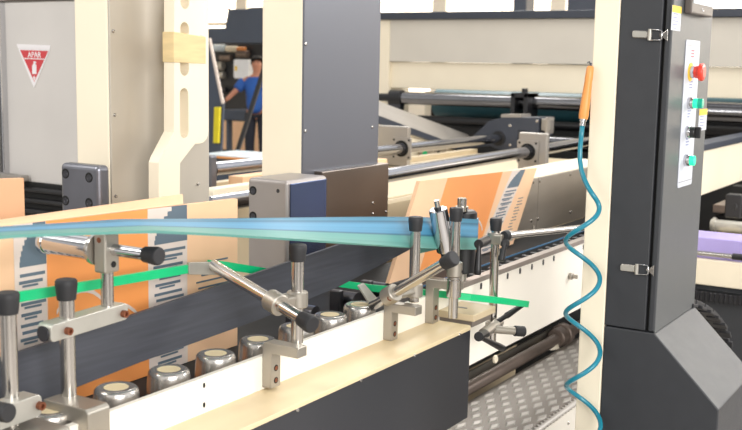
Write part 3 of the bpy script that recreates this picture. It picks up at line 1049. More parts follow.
mb.prism([S(33.7, 61.2, .0042), S(35.6, 61.2, .0042), S(35.4, 64, .0042), S(33.7, 64, .0042)], (-.001, 0, 0))
mb.prism([S(35.4, 61.4, .0042), S(36.6, 62.6, .0042), S(36.2, 63.4, .0042), S(35.2, 62.4, .0042)], (-.001, 0, 0))
mb.build('extinguisher_pictogram', 'signwhite', sg)
mb = MB()
mb.prism([S(34.3, 75.5, .0042), S(35.6, 78.5, .0042), S(34.9, 78.4, .0042), S(34.9, 80.4, .0042), S(33.8, 80.4, .0042), S(33.8, 78.3, .0042), S(33.0, 78.3, .0042)], (-.001, 0, 0))
mb.build('arrow_mark', 'signwhite', sg)


def text_mesh(name, body, origin, udir, vdir, size, material, parent, thick=.0006, bold=0.0):
    cu = bpy.data.curves.new(name, 'FONT')
    cu.body = body
    cu.size = size
    cu.align_x = 'CENTER'
    cu.extrude = thick
    cu.offset = bold
    to = bpy.data.objects.new(name + '_tmp', cu)
    C.objects.link(to)
    dg = bpy.context.evaluated_depsgraph_get()
    me = bpy.data.meshes.new_from_object(to.evaluated_get(dg))
    bpy.data.objects.remove(to)
    bpy.data.curves.remove(cu)
    u, v = V(udir).normalized(), V(vdir).normalized()
    w = u.cross(v)
    mx = Matrix((u, v, w)).transposed().to_4x4()
    mx.translation = V(origin) - LOC[parent.name]
    me.transform(mx)
    me.materials.clear()
    me.materials.append(M[material])
    o = bpy.data.objects.new(name, me)
    C.objects.link(o)
    o.parent = parent
    LOC[o.name] = LOC[parent.name]
    return o


pb = S(34.4, 57.4, .0046)
hgt = (S(34.4, 51.8, .0046) - pb).length
text_mesh('lettering', 'APAR', pb, (0, -1, 0), (0, 0, 1), hgt / .70, 'signwhite', sg, bold=.0004)

# ================================================================ cross shafts and bed casting
def rod(name, A, B, r, m, label, cat='shaft', group=None):
    mb = MB(); mb.cyl(A, B, r, n=32, ch=.002)
    return tag(mb.build(name, m), label, cat, group)
G = 'guide shafts over the casting'
zl = (oY(388.5, 179.5, 2.0).z + oY(533, 153, 2.0).z) / 2
zu = (oY(215, 167, 2.7).z + oY(392, 148.5, 2.7).z + oY(497, 138.5, 2.7).z) / 3
rod('guide_shaft', (2.35, 2.0, zl), (6.3, 2.0, zl + .03), .027, 'shaft', 'polished steel shaft passing through the flange beside the orange air gun hose', group=G)
rod('guide_shaft', (3.16, 2.7, zu), (5.95, 2.7, zu - .008), .027, 'shaft', 'polished steel shaft ending in the dark yoke, behind the central column', group=G)


def flange(cx, cy, Yc, zc, x0, x1, y0, y1, label, boresz):
    XX = 4.70
    p = oX(cx, cy, XX)
    Yl, Yr = oX(x0, cy, XX).y, oX(x1, cy, XX).y
    zt_, zb_ = zat(XX, p.y, y0), zat(XX, p.y, y1)
    root = thing('shaft_flange', (XX, p.y, zb_), label, 'bearing plate', 'square bearing plates on the shafts')
    mb = MB(); mb.box(XX, XX + .035, Yr, Yl, zb_, zt_, .006, 2); mb.build('plate', 'greyplate', root)
    hs = boresz
    ctr = V((XX, Yc, zc))
    mb = MB(); mb.prism(rrect(ctr, YA, ZA, hs, hs, .006), (-.008, 0, 0), .001); fl = mb.build('bearing_flange', 'greyplate', root)
    mb = MB(); mb.lathe(ctr + V((-.008, 0, 0)), -XA, [(0, 0), (0, hs * .74), (.003, hs * .74), (.003, hs * .6), (.003, 0)], 30); mb.build('bearing_ring', 'blackmatte', fl)
    mb = MB(); mb.lathe(ctr + V((-.011, 0, 0)), -XA, [(0, 0), (0, hs * .55), (.012, hs * .5), (.012, 0)], 30); mb.build('sleeve', 'darksteel', fl)
    for sy in (-1, 1):
        for sz in (-1, 1):
            mb = MB(); q = ctr + V((-.008, sy * hs * .78, sz * hs * .78)); mb.cyl(q, q - V((.002, 0, 0)), hs * .1, n=12); mb.build('bolt', 'blackmatte', fl)
    return root
zm = zu - .004
flange(393, 148, 2.7, zm, 376.5, 407.5, 126, 166, 'square grey bearing plate on the upper shaft, right of the dark blue column', .057)
zm2 = zl + .018
flange(533, 152, 2.0, zm2, 518, 546.5, 133, 172, 'square grey bearing plate on the lower shaft, above the tilted carton', .055)
# plate at the left end of the upper shaft
XX = 3.16
q = thing('shaft_end_plate', (XX, 2.7, 1.05), 'dark steel end plate holding the left end of a shaft beside the slotted arm', 'bearing plate')
Yl, Yr = oX(202, 175, XX).y, oX(213.5, 175, XX).y
mb = MB(); mb.box(XX - .04, XX, Yr - .02, Yl + .03, zat(XX, 2.7, 206), zat(XX, 2.7, 154), .008, 3); mb.build('plate', 'blocksteel', q)
mb = MB(); mb.cyl((XX, 2.7, zu), (XX + .03, 2.7, zu), .04, ch=.004); mb.build('collar', 'darksteel', q)

# cream casting with flat rails under the shafts
bc = thing('bed_casting', (4.6, 2.35, .75), 'long cream machine bed casting under the polished shafts', 'machine bed')
za = oY(420, 184, 2.03).z
mb = MB(); mb.box(3.05, 5.8, 2.10, 2.85, 0, 1.085, .004); mb.build('bed', 'bedcream', bc)
mb = MB(); mb.box(3.05, 5.8, 1.93, 1.99, 1.03, 1.105, .003); mb.build('front_rail', 'bedcream', bc)
mb = MB(); mb.box(3.3, 5.8, 2.80, 2.85, 1.085, 1.11, .003); mb.build('rear_rail', 'bedcream', bc)
mb = MB(); mb.box(3.05, 5.8, 1.98, 2.10, .9, 1.03, .002); mb.build('side_web', 'greycream', bc)
for i, xx in enumerate((3.55, 3.85, 4.15)):
    mb = MB(); mb.prism(capsule(V((xx, 1.9295, 1.07)), (XA + ZA * .0).normalized(), ZA, .06, .006, 6), (0, .001, 0)); mb.build('slot', 'darksteel', bc)
# small items on the casting
sw = thing('sensor_block', oY(432, 154, 2.35), 'small grey sensor block with a green dot on the cream casting, behind the shaft', 'sensor')
p = oZ(434, 157.5, 1.0852)
mb = MB(); mb.box(p.x, p.x + .16, p.y, p.y + .1, p.z, p.z + .05, .005); mb.build('housing', 'satin', sw)
mb = MB(); mb.cyl((p.x - .001, p.y + .06, p.z + .02), (p.x + .004, p.y + .06, p.z + .02), .016); mb.build('green_dot', 'green', sw)
mb = MB(); mb.cyl((p.x + .05, p.y - .004, p.z + .025), (p.x + .05, p.y + .002, p.z + .025), .012); mb.build('knob', 'black', sw)
# left cream bar beneath the shaft
mb = MB()
q0, q1 = oY(213, 190, 2.45), oY(262, 184, 2.45)
zz0, zz1 = oY(214, 208, 2.45).z, oY(214, 189, 2.45).z
mb.prism(rrect(V((q0.x + .5, 2.45, (zz0 + zz1) / 2)), XA, ZA, .5, (zz1 - zz0) / 2, .02), (0, .05, 0), .002)
tag(mb.build('cross_bar', 'cream'), 'cream rounded bar behind the steel block of the central column', 'bar')
mb = MB(); mb.box(3.2, 4.3, 2.55, 2.62, zat(3.3, 2.55, 187), zat(3.3, 2.55, 175), .002)
tag(mb.build('peach_strip', 'peach'), 'flat peach strip under the shaft left of the central column', 'board')  # peach coloured strip below the shaft

# stainless side panel on the right
sp = thing('side_panel', (3.75, 1.515, .984), 'stainless side panel with small screws behind the tilted carton', 'panel')
zt_ = (oY(546, 175.6, 1.53).z + oY(587, 168, 1.53).z) / 2
for x0_, x1_ in ((3.3, oY(538, 200, 1.53).x - .002), (oY(538, 200, 1.53).x + .002, 4.6)):
    mb = MB(); mb.box(x0_, x1_, 1.53, 1.536, .984, zt_, .001); mb.build('sheet', 'panelsteel', sp)
for sx, sy in ((533, 182), (539.5, 181), (531, 221), (537.5, 219), (570, 174.5), (570, 212)):
    screw_on(oY(sx, sy, 1.53), (0, -1, 0), .006, sp)
mb = MB(); mb.box(3.3, 4.6, 1.54, 1.72, zt_ - .03, zt_ + .004, .003); mb.build('cream_ledge', 'cream', sp)
p = oY(535, 240, 1.52)
mb = MB(); mb.tube([oY(533.5, 226, 1.522), oY(534, 237, 1.52), oY(536, 243, 1.515), oY(540, 247, 1.5)], .003); mb.build('cable', 'satin', sp)

# slanted feed plate
fp = thing('feed_plate', (5.6, 3.1, 1.0), 'broad grey feed plate slanting down behind the upper shaft', 'feed plate')
a1, a2 = oY(330, 97, 2.95), oY(466, 148, 2.95)
b1, b2 = oY(330, 83, 3.2), oY(469, 135, 3.2)
q = [a1, a2, b2, b1]
mb = MB(); mb.hexa(q, [p - V((0, 0, .008)) for p in q]); mb.build('plate', 'greyplate', fp)
mb = MB(); mb.hexa([a1 + V((0, -.02, -.008)), a2 + V((0, -.02, -.008)), a2 + V((0, .01, -.008)), a1 + V((0, .01, -.008))], [a1 + V((0, -.02, -.055)), a2 + V((0, -.02, -.03)), a2 + V((0, .01, -.03)), a1 + V((0, .01, -.055))]); mb.build('edge_rail', 'bluegrey', fp)
mb = MB(); mb.hexa([a1 + V((0, .012, -.055)), a2 + V((0, .012, -.032)), V((a2.x, a2.y + .012, .9)), V((a1.x, a1.y + .012, .9))], [a1 + V((0, .03, -.055)), a2 + V((0, .03, -.032)), V((a2.x, a2.y + .03, .9)), V((a1.x, a1.y + .03, .9))]); mb.build('side_cheek', 'cream', fp)

# dark yoke at the shaft end
XY_ = 5.88
yk = thing('shaft_yoke', (XY_, 2.5, 1.0), 'dark blue grey yoke casting gripping the end of the upper shaft', 'yoke')
def K(x, y): return oX(x, y, XY_)
outl = [K(459, 149), K(489, 121), K(503, 117.5), K(538.5, 117.5), K(538.5, 137), K(527, 137), K(527, 131), K(518, 131), K(515.5, 152), K(503, 152), K(490, 146)]
mb = MB(); mb.prism(outl, (.22, 0, 0), .004); mb.build('casting', 'bluegrey', yk)
mb = MB(); a = K(500, 116.6); b = K(520, 115); mb.hexa([K(501, 117.4), K(521, 117.4), K(521, 114.4), K(501, 114.4)], [p + V((.15, 0, 0)) for p in (K(501, 117.4), K(521, 117.4), K(521, 114.4), K(501, 114.4))]); mb.build('top_plate', 'greyplate', yk)
p = K(497.5, 138.7)
mb = MB(); mb.lathe(V((XY_, 2.7, zu - .008)), -XA, [(-.01, 0), (-.01, .045), (.006, .045), (.006, .03), (.002, .03), (.002, 0)], 26); mb.build('bearing_ring', 'black', yk)
for sx, sy in ((510, 125.5), (510, 145), (537, 121)):
    screw_on(K(sx, sy), (-1, 0, 0), .009, yk)
mb = MB(); a = K(540, 120); mb.box(XY_ + .02, XY_ + .08, K(549, 120).y, K(540, 120).y, K(545, 131).z, K(545, 119).z, .004); mb.box(XY_ + .0, XY_ + .1, K(548, 120).y, K(545, 120).y, K(545, 134).z, K(545, 117.5).z, .003)
mb.build('side_lug', 'greyplate', yk)

# ================================================================ cross beam unit behind
XB = 6.6
def Bz(y, x=487): return oX(x, y, XB).z
yL, yR = oX(378, 60, XB).y, .9
bu = thing('cross_beam_unit', (XB, 2.4, .0), 'wide grey and cream cross beam under a dark rail, spanning behind the machine', 'machine beam')
mb = MB(); mb.box(XB, XB + .12, yR, yL, Bz(63), Bz(19), .004); mb.build('upper_beam', 'greycream', bu)
mb = MB(); mb.box(XB + .03, XB + .2, yR, yL - .06, Bz(90.8), Bz(63.2), .004); mb.build('lower_beam', 'cream', bu)
mb = MB(); mb.box(XB - .04, XB + .12, yR, yL, Bz(19), Bz(11.4), .004); mb.build('top_rail', 'bluegrey', bu)
yq = oX(389, 80, XB).y
for (y0_, y1_) in ((yq, yL + .02), (.9, 1.02)):
    mb = MB(); mb.box(XB - .01, XB + .3, y0_, y1_, 0, Bz(19) - .001, .004); mb.build('side_upright', 'cream', bu)
G2 = 'dark bars crossing under the beam'
def bar(name, yc, ya__, yb__, r, X, m, label, group=None, cat='roller'):
    z = oX(487, yc, X).z
    mb = MB(); mb.cyl((X, ya__, z), (X, yb__, z), r, n=30)
    return tag(mb.build(name, m), label, cat, group)
bar('cross_roller', 101, yR, oX(391, 98, 6.5).y, .044, 6.5, 'darkroll', 'polished cross roller close under the cream beam, left of the air gun')
bar('rubber_roller', 104.5, yR + .15, oX(438, 98, 6.86).y, .1, 6.86, 'tealroll', 'fat teal rubber roller lying behind the polished cross roller')
bar('lower_roller', 139, yR, oX(526, 138, 6.45).y, .045, 6.45, 'darkroll', 'polished cross roller low between the dark yoke and the hose')
bar('tie_bar', 122, yR, oX(420, 120, 6.60).y, .026, 6.58, 'black', 'black tie bar below the teal rubber roller')
rk = thing('roller_clamp', oX(521, 118, 6.44), 'black square clamp riding on the polished cross roller', 'clamp')
X = 6.44
ya1, yb1 = oX(514, 105, X).y, oX(531, 105, X).y
zt_, zb_ = oX(522, 93, X).z, oX(522, 120, X).z
mb = MB()
mb.box(X - .06, X + .12, ya1, ya1 - .03, zb_, zt_, .004); mb.box(X - .06, X + .12, yb1 + .03, yb1, zb_, zt_, .004); mb.box(X - .06, X + .12, yb1, ya1, zt_ - .03, zt_, .004); mb.box(X - .06, X + .12, yb1, ya1, zb_, zb_ + .03, .004)
mb.build('frame', 'black', rk)
mb = MB(); mb.cyl((X + .03, (ya1 + yb1) / 2, zt_), (X + .03, (ya1 + yb1) / 2, zt_ + .03), .02); mb.build('knob', 'black', rk)
bk = thing('bearing_bracket', oX(386, 104, 6.5), 'black bearing bracket at the left end of the polished cross roller', 'bearing')
X = 6.5
mb = MB(); y0_ = oX(403, 100, X).y; y1_ = oX(391, 100, X).y; zr_ = oX(487, 101, X).z
mb.cyl((X, y0_, zr_), (X, y1_, zr_), .055); mb.cyl((X, y1_, zr_), (X, oX(380, 100, X).y, zr_), .028)
mb.build('bearing', 'black', bk)
mb = MB(); mb.box(X - .03, X + .03, y0_ + .005, y1_ + .01, zr_ - .13, zr_, .004); mb.build('stay', 'darksteel', bk)
mb = MB(); mb.box(XB + .55, XB + .6, yR + .13, yq, 0, Bz(95)); tag(mb.build('rear_guard', 'greycream'), 'pale grey guard plate closing the space behind the rollers', 'guard')
mb = MB(); mb.box(6.97, 7.03, yR + .13, oX(430, 100, 6.95).y, 0, oX(487, 99, 6.92).z); mb.box(6.62, 6.76, yR + .13, yq - .32, 0, oX(487, 128, 6.62).z); lr = oX(487, 139, 6.45).z; mb.box(6.40, 6.58, yR + .13, oX(524, 138, 6.45).y, 0, lr - .047); tag(mb.build('dark_trough', 'blackmatte'), 'dark trough under the cross rollers', 'trough')
# dark window posts behind
for k, (x0_, x1_, nm) in enumerate(((513, 526, 'narrow'), (567, 640, 'wide'))):
    X = 9.0
    mb = MB(); mb.box(X, X + .2, oX(x1_, 5, X).y, oX(x0_, 5, X).y, 0, 2.9, .01)
    tag(mb.build('steel_post', 'bluegrey'), nm + ' dark steel post rising behind the rail in front of the bright windows', 'post')

# ================================================================ right rear unit
rb = thing('sloping_side_beam', (4.9, 1.2, 1.0), 'cream machine beam with a dark top edge running behind the control cabinet', 'machine beam')
mb = MB(); mb.box(3.6, 6.3, 1.2, 1.26, 1.045, 1.2505, .003); mb.build('beam', 'cream', rb)
mb = MB(); mb.box(3.6, 6.3, 1.19, 1.28, 1.2505, 1.281, .003); mb.build('top_edge', 'bluegrey', rb)
for zz_, X_, r_, m_, lb in ((113, 6.0, .055, 'darkroll', 'polished roller'), (128, 6.1, .05, 'black', 'black roller')):
    z = oX(725, zz_, X_).z
    mb = MB(); mb.cyl((X_, .5, z), (X_, 1.85, z), r_, n=28); tag(mb.build('feed_roller', m_), lb + ' behind the control cabinet, at the right edge under the cream beam', 'roller')
mb = MB(); X = 6.25; mb.box(X, X + .1, .5, 1.15, 0, oX(725, 106, X).z); mb.box(X, X + .1, 1.3, 1.85, 0, oX(725, 106, X).z); tag(mb.build('dark_guard', 'blackmatte'), 'dark guard behind the rollers at the right edge', 'guard')
dt_ = thing('delivery_table', (4.2, .8, .0), 'cream delivery table with a dark body low at the right edge, behind the cabinet', 'table')
X = 4.0
def Q(x, y): return oX(x, y, X)
mb = MB(); mb.box(X, X + .9, .3, 1.1, Q(720, 287).z, Q(720, 261).z, .004); mb.build('front_board', 'cream', dt_)
mb = MB(); mb.box(X + .03, X + .9, .3, 1.1, 0, Q(720, 287).z - .001, .004); mb.build('body', 'charcoal', dt_)
mb = MB(); mb.box(X - .015, X + .03, .3, 1.1, Q(720, 301).z, Q(720, 293).z, .002); mb.build('grille', 'darksteel', dt_)
mb = MB()
yy = .45
while yy < 1.08:
    mb.box(X - .022, X - .012, yy, yy + .008, Q(720, 302).z, Q(720, 292.5).z); yy += .018
mb.build('grille_rib', 'black', dt_)
pu = MB(); pu.box(X + .02, X + .2, .35, 1.08, Q(720, 260.9).z, Q(720, 240).z, .004); tag(pu.build('lilac_stack', 'purple'), 'stack of lilac sheets on the cream delivery table', 'paper stack')
rdz = Q(720, 254).z
rdt = thing('stop_rod', (X, .9, rdz), 'thin steel rod with a black end cap in front of the lilac sheets', 'rod')
mb = MB(); mb.cyl((X - .025, Q(735, 254).y, rdz), (X - .025, 1.2, rdz), .009); mb.build('rod', 'steel', rdt)
mb = MB(); mb.cyl((X - .025, Q(745, 254).y, rdz), (X - .025, Q(734, 254).y, rdz), .0125, ch=.002); mb.build('end_cap', 'black', rdt)
# stuff above the delivery table
X = 4.75
mb = MB(); z = oX(725, 226, X).z; mb.cyl((X, .5, z), (X, oX(711, 226, X).y, z), .026); mb.cyl((X, oX(716, 226, X).y, z), (X, oX(713, 226, X).y, z), .034)
tag(mb.build('grey_cylinder', 'clampgrey'), 'grey air cylinder above the lilac sheets', 'cylinder')
X = 4.9
mb = MB(); mb.box(X, X + .06, .4, 1.15, oX(720, 234, X).z, oX(720, 215, X).z, .004); mb.box(X + .05, X + .4, .3, 1.15, 0, oX(720, 234, X).z - .001); mb.box(X + .3, X + .4, .3, 1.15, oX(720, 240, X).z, oX(720, 192, X).z)
tag(mb.build('dark_crossmember', 'blackmatte'), 'dark crossmember between the cream beam and the lilac sheets', 'machine beam')
X = 4.85
mb = MB(); mb.box(X, X + .3, .45, 1.15, oX(720, 213, X).z, oX(720, 205, X).z, .003)
tag(mb.build('brown_board', 'pipebrown'), 'brown board edge under the cream beam at the right edge', 'board')
mb = MB(); p = oX(733, 206, 4.6); mb.cyl(p, p + V((.1, -.16, -.02)), .03); mb.box(p.x - .02, p.x + .05, p.y - .04, p.y + .03, p.z - .05, p.z + .05, .006)
tag(mb.build('clamp_knob', 'black'), 'dark clamp knob under the cream beam at the right edge', 'clamp')
# cable chain
cc = thing('cable_chain', (3.15, .72, .7), 'black segmented cable chain curving out behind the cabinet base', 'cable chain')
cp = []
for q in ((684, 301), (693, 302.5), (702, 306.5), (710, 312), (717, 319), (722.5, 327), (725.5, 337), (726, 348), (724, 360)):
    cp.append(oY(q[0], q[1], .70))
for a, b in zip(cp, cp[1:]):
    mb = MB(); d = (b - a).normalized(); nn = d.cross(YA).normalized()
    mb.obox(a + V((0, .012, 0)), a.lerp(b, .86) + V((0, .012, 0)), .045, .017, up=nn, bev=.002)
    mb.obox(a.lerp(b, .2) - nn * .008 + V((0, -.004, 0)), a.lerp(b, .7) - nn * .008 + V((0, -.004, 0)), .036, .009, up=nn, bev=.002)
    mb.build('chain_link', 'rubber', cc)

# ================================================================ control cabinet + cream post
XC = 2.395; YD = .683; XW = 2.748
YP0, YP1 = .805, .866
mb = MB(); mb.box(XC - .001, XC + .09, YP0, YP1, 0, 2.3, .003)
tag(mb.build('cream_post', 'cream'), 'cream square post beside the dark control cabinet, behind the coiled hose', 'post')
ca = thing('control_cabinet', (2.57, .75, 0), 'charcoal control cabinet with lit push buttons on a sloped pedestal', 'control cabinet')
mb = MB(); mb.box(XC + .012, XW, YD + .0015, YP0 - .0005, .9915, 2.2, .003)
mb.build('body', 'charcoal', ca)
yg = oX(657, 150, XC).y
mb = MB(); mb.box(XC + .0115, XC + .0125, yg - .004, yg + .005, .995, 2.2); mb.build('door_gap', 'blackmatte', ca)
mb = MB(); mb.box(XC, XC + .012, yg + .004, YP0 - .001, .995, 2.2, .0025); dr = mb.build('door', 'charcoal', ca)
mb = MB(); mb.box(XC - .0005, XC + .0115, YD + .001, yg - .003, .995, 2.2, .003); mb.build('front_edge', 'charcoal', ca)
mb = MB(); mb.box(XC + .004, XW - .001, YD, YD + .003, .992, 2.2, .001); mb.build('side_face', 'charcoal_lit', ca)  # lighter copy of the charcoal paints the light on this side
b1 = V((0, oX(718.6, 410, XC).y, oX(718.6, 410, XC).z))
prof = [(YP0 - .001, 0), (b1.y, 0), (b1.y, b1.z), (YD, .992), (YP0 - .001, .992)]
mb = MB(); mb.prism([V((XC, y, z)) for y, z in prof], (XW - XC, 0, 0), .003); mb.build('pedestal', 'charcoal', ca)


def latch(cy0, root):
    """toggle latch: lever plate, wire loop, hook"""
    c = lambda x, y: oX(x, y, XC)
    p0, p1 = c(cy0[0], cy0[1]), c(cy0[2], cy0[3])
    d = (p1 - p0)
    L = d.length
    d.normalize()
    u = ZA
    n_ = -XA
    at = lambda t, h=0, o=0: p0 + d * (t * L) + u * h + n_ * o
    mb = MB()
    mb.prism(rrect(at(.28, 0, 0), d, u, L * .27, .0085, .004), n_ * .003, .0006)
    la = mb.build('latch', 'steel', root)
    mb = MB(); mb.prism(rrect(at(.22, 0, .003), d, u, L * .2, .0068, .004), n_ * .004, .001); mb.cyl(at(.50, -.0125, .005), at(.50, .0125, .005), .0042, n=12); mb.build('lever', 'clampgrey', la)
    mb = MB(); mb.tube([at(.46, .0125, .005), at(.80, .011, .005), at(.84, .008, .006), at(.84, -.008, .006), at(.80, -.011, .005), at(.46, -.0125, .005)], .0016, 8); mb.build('wire_loop', 'chrome', la)
    mb = MB(); mb.prism([at(.78, .003, .001), at(.86, .004, .001), at(1.0, .0135, .001), at(1.0, -.0135, .001), at(.86, -.004, .001), at(.78, -.003, .001)], n_ * .005, .0008)
    for hh in (.005, -.005):
        mb.cyl(at(.96, hh, .005), at(.96, hh, .0075), .0022, n=10)
    mb.build('hook', 'steel', la)
latch((632.5, 34, 668.5, 35.5), ca)
latch((620.5, 267, 654.5, 270.5), ca)

# button plate
def W(x, y, o=0): return oY(x, y, YD - o)
pt = W(692, 39.3); pbm = W(684, 186.5)
xl, xr_ = W(685.5, 60).x, W(699.0, 60).x
xl = (W(685.0, 45).x + W(677.6, 186).x) / 2; xr_ = (W(699.6, 45).x + W(690.6, 183).x) / 2
zt_, zb_ = W(686, 39.5).z, W(684, 186).z
mb = MB(); mb.prism(rrect(V(((xl + xr_) / 2, YD, (zt_ + zb_) / 2)), XA, ZA, (xr_ - xl) / 2, (zt_ - zb_) / 2, .006), (0, -.002, 0), .0005)
lp_ = mb.build('label_plate', 'label', ca)
mb = MB(); mb.box(xl + .004, xr_ - .004, YD - .0024, YD - .0018, zt_ - .0135, zt_ - .0125); mb.box(xl + .004, xr_ - .004, YD - .0024, YD - .0018, zb_ + .0125, zb_ + .0135); mb.build('rule_line', 'darksteel', lp_)
bx = (xl + xr_) / 2
btn = [(72, 'estop'), (103, 'green'), (132, 'selector'), (160, 'green2')]
xs_ = sum(W(q[0], q[1]).x for q in ((688.3, 72), (687.5, 103), (686, 132), (685, 160))) / 4
rnd = random.Random(5)
for k, (row, kind) in enumerate(btn):
    z = zat(xs_, YD, row)
    mm = MB()
    for j in range(3):
        zz = z + .035 + j * .007
        mm.box(bx - .015, bx + .002 + .012 * rnd.random(), YD - .0024, YD - .0018, zz, zz + .0035)
    mm.build('label_print', 'labelred' if k == 0 else 'labelblue', lp_)
for row, kind in btn:
    z = zat(xs_, YD, row)
    c = V((xs_, YD - .002, z))
    if kind == 'estop':
        mb = MB(); mb.lathe(c, -YA, [(0, 0), (0, .0225), (.0015, .0225), (.0015, .014), (.0015, 0)], 30); mb.build('yellow_collar', 'yellow', ca)
        mb = MB(); mb.lathe(c - V((0, .0015, 0)), -YA, [(0, 0), (0, .0145), (.009, .0145), (.009, 0)], 28); mb.build('button_base', 'chrome', ca)
        mb = MB(); mb.lathe(c - V((0, .0105, 0)), -YA, [(0, 0), (0, .0135), (.010, .0155), (.012, .0205), (.018, .0212), (.021, .0195), (.023, .014), (.023, 0)], 32); mb.build('emergency_button', 'red', ca)
    elif kind in ('green', 'green2'):
        mb = MB(); mb.lathe(c, -YA, [(0, 0), (0, .0145), (.010, .0145), (.013, .0135), (.013, 0)], 28); mb.build('button_base', 'chrome', ca)
        mb = MB()
        mb.lathe(c - V((0, .013, 0)), -YA, [(0, 0), (0, .0122), (.010, .0122), (.0108, .0116), (.0108, 0)], 28); mb.build('lit_lens', 'greenlamp', ca)
        if kind == 'green':
            mb = MB(); mb.lathe(c - V((0, .0238, 0)), -YA, [(0, 0), (0, .0122), (.010, .0118), (.011, .0105), (.011, 0)], 28); mb.build('lens_cap', 'greendark', ca)
    else:
        mb = MB(); mb.lathe(c, -YA, [(0, 0), (0, .0155), (.008, .0155), (.010, .0145), (.010, 0)], 28); mb.build('button_base', 'chrome', ca)
        mb = MB(); mb.lathe(c - V((0, .010, 0)), -YA, [(0, 0), (0, .0135), (.009, .0135), (.011, .012), (.011, 0)], 28); mb.box(c.x - .0045, c.x + .0045, c.y - .034, c.y - .02, c.z - .0135, c.z + .0135, .002); mb.build('selector_knob', 'black', ca)
# warning labels
def lab(x0_, x1_, y0_, ysplit, y1_, xm):
    xa1, xb1 = W(x0_, (y0_ + y1_) / 2).x, W(x1_, (y0_ + y1_) / 2).x
    za1, zs, zb1 = zat(xa1, YD, y0_), zat(xa1, YD, ysplit), zat(xa1, YD, y1_)
    mb = MB(); mb.box(xa1, xb1, YD - .0008, YD + .0002, zb1, za1); l_ = mb.build('warning_label', 'label', ca)
    mb = MB(); mb.box(xa1, xb1, YD - .0014, YD - .0006, zs, za1); mb.build('yellow_field', 'yellow', l_)
    mb = MB()
    n_ = 5
    for k in range(n_):
        zz = zb1 + (zs - zb1) * (k + .5) / n_
        mb.box(xa1 + (xb1 - xa1) * .15, xa1 + (xb1 - xa1) * (.5 + .3 * ((k * 37) % 5) / 5), YD - .0013, YD - .0006, zz, zz + (zs - zb1) * .06)
    mb.build('fine_print', 'labelblue', l_)
lab(671.6, 680.6, 5, 12, 30, 0)
lab(698.5, 706.3, 109.3, 115.5, 131, 0)
# display
xa1, xb1 = W(684, 8).x, W(706, 8).x
zz0 = zat(xa1, YD, 13.5)
mb = MB(); mb.box(xa1, xb1, YD - .018, YD, zz0, zz0 + .12, .004, 3); dsp = mb.build('display', 'hmi', ca)
mb = MB(); mb.box(xa1 + .012, xb1 - .012, YD - .0188, YD - .0178, zz0 + .024, zz0 + .11); mb.build('display_glass', 'screen', dsp)
mb = MB(); zz = zz0 + .010; mb.box((xa1 + xb1) / 2 - .006, (xa1 + xb1) / 2 + .010, YD - .0188, YD - .0178, zz, zz + .0025); mb.box((xa1 + xb1) / 2 - .006, (xa1 + xb1) / 2 - .003, YD - .0188, YD - .0178, zz, zz + .0075); mb.build('display_mark', 'signwhite', dsp)

# ================================================================ air gun and coiled hose
ag = thing('air_gun', oX(583, 127, 2.372), 'orange air gun handle hanging upright against the cream post', 'air gun')
a = oX(583.2, 119, 2.368); b = oX(590.5, 66, 2.378)
d = b - a; L = d.length
mb = MB(); mb.lathe(a, d, [(0, 0), (0, .0105), (L * .06, .0115), (L * .3, .0112), (L * .72, .0088), (L * .76, .0095), (L * .97, .0085), (L, .006), (L, 0)], 24); mb.build('handle', 'handle', ag)
mb = MB(); mb.cyl(b, b + d * .06, .0028); mb.tube([b + d * .02, b + d * .08 + V((0, .004, 0)), b + d * .06 + V((0, .009, 0))], .0018, 8); mb.build('nozzle_hook', 'darksteel', ag)
dn = d.normalized()
mb = MB(); mb.lathe(a, -dn, [(0, 0), (0, .0085), (.006, .0085), (.006, .0062), (.010, .0062), (.010, .0072), (.016, .0072), (.016, 0)], 20); mb.build('collar', 'chrome', ag)
pts = [a - dn * .013]
XH = 2.335
for q in ((581.5, 138), (579.3, 150), (578.6, 160), (579.5, 170), (583, 180)):
    pts.append(oX(q[0], q[1], 2.37 - .012 * (len(pts) > 3)))
# helix
axp = [(175, 583.2), (300, 582.5), (400, 583.5), (520, 584.5)]
rad = .041
def hel(y):
    ph = 2 * math.pi * (y - 210) / 72.5
    xx = lerp(axp, y)
    amp = 1.0
    c = oX(xx, y, XH)
    return c + YA * (-rad * amp * math.cos(ph)) + XA * (-rad * amp * math.sin(ph))
# hand shaped first bend then regular coils
start = 192
y = start
while y < 470:
    p = hel(y)
    if y < 215:
        k = (y - start) / (215 - start)
        flat = oX(lerp([(185, 586), (200, 596), (216, 599.5)], y), y, XH - .02 + .02 * k)
        p = flat.lerp(p, k)
    pts.append(p)
    y += 2.4
# smooth
for _ in range(3):
    pts = [pts[0]] + [(pts[i - 1] + pts[i] * 2 + pts[i + 1]) / 4 for i in range(1, len(pts) - 1)] + [pts[-1]]
mb = MB(); mb.tube(pts, .0058, 12)
tag(mb.build('coiled_hose', 'teal'), 'teal coiled air hose hanging from the orange air gun down the cream post', 'hose')

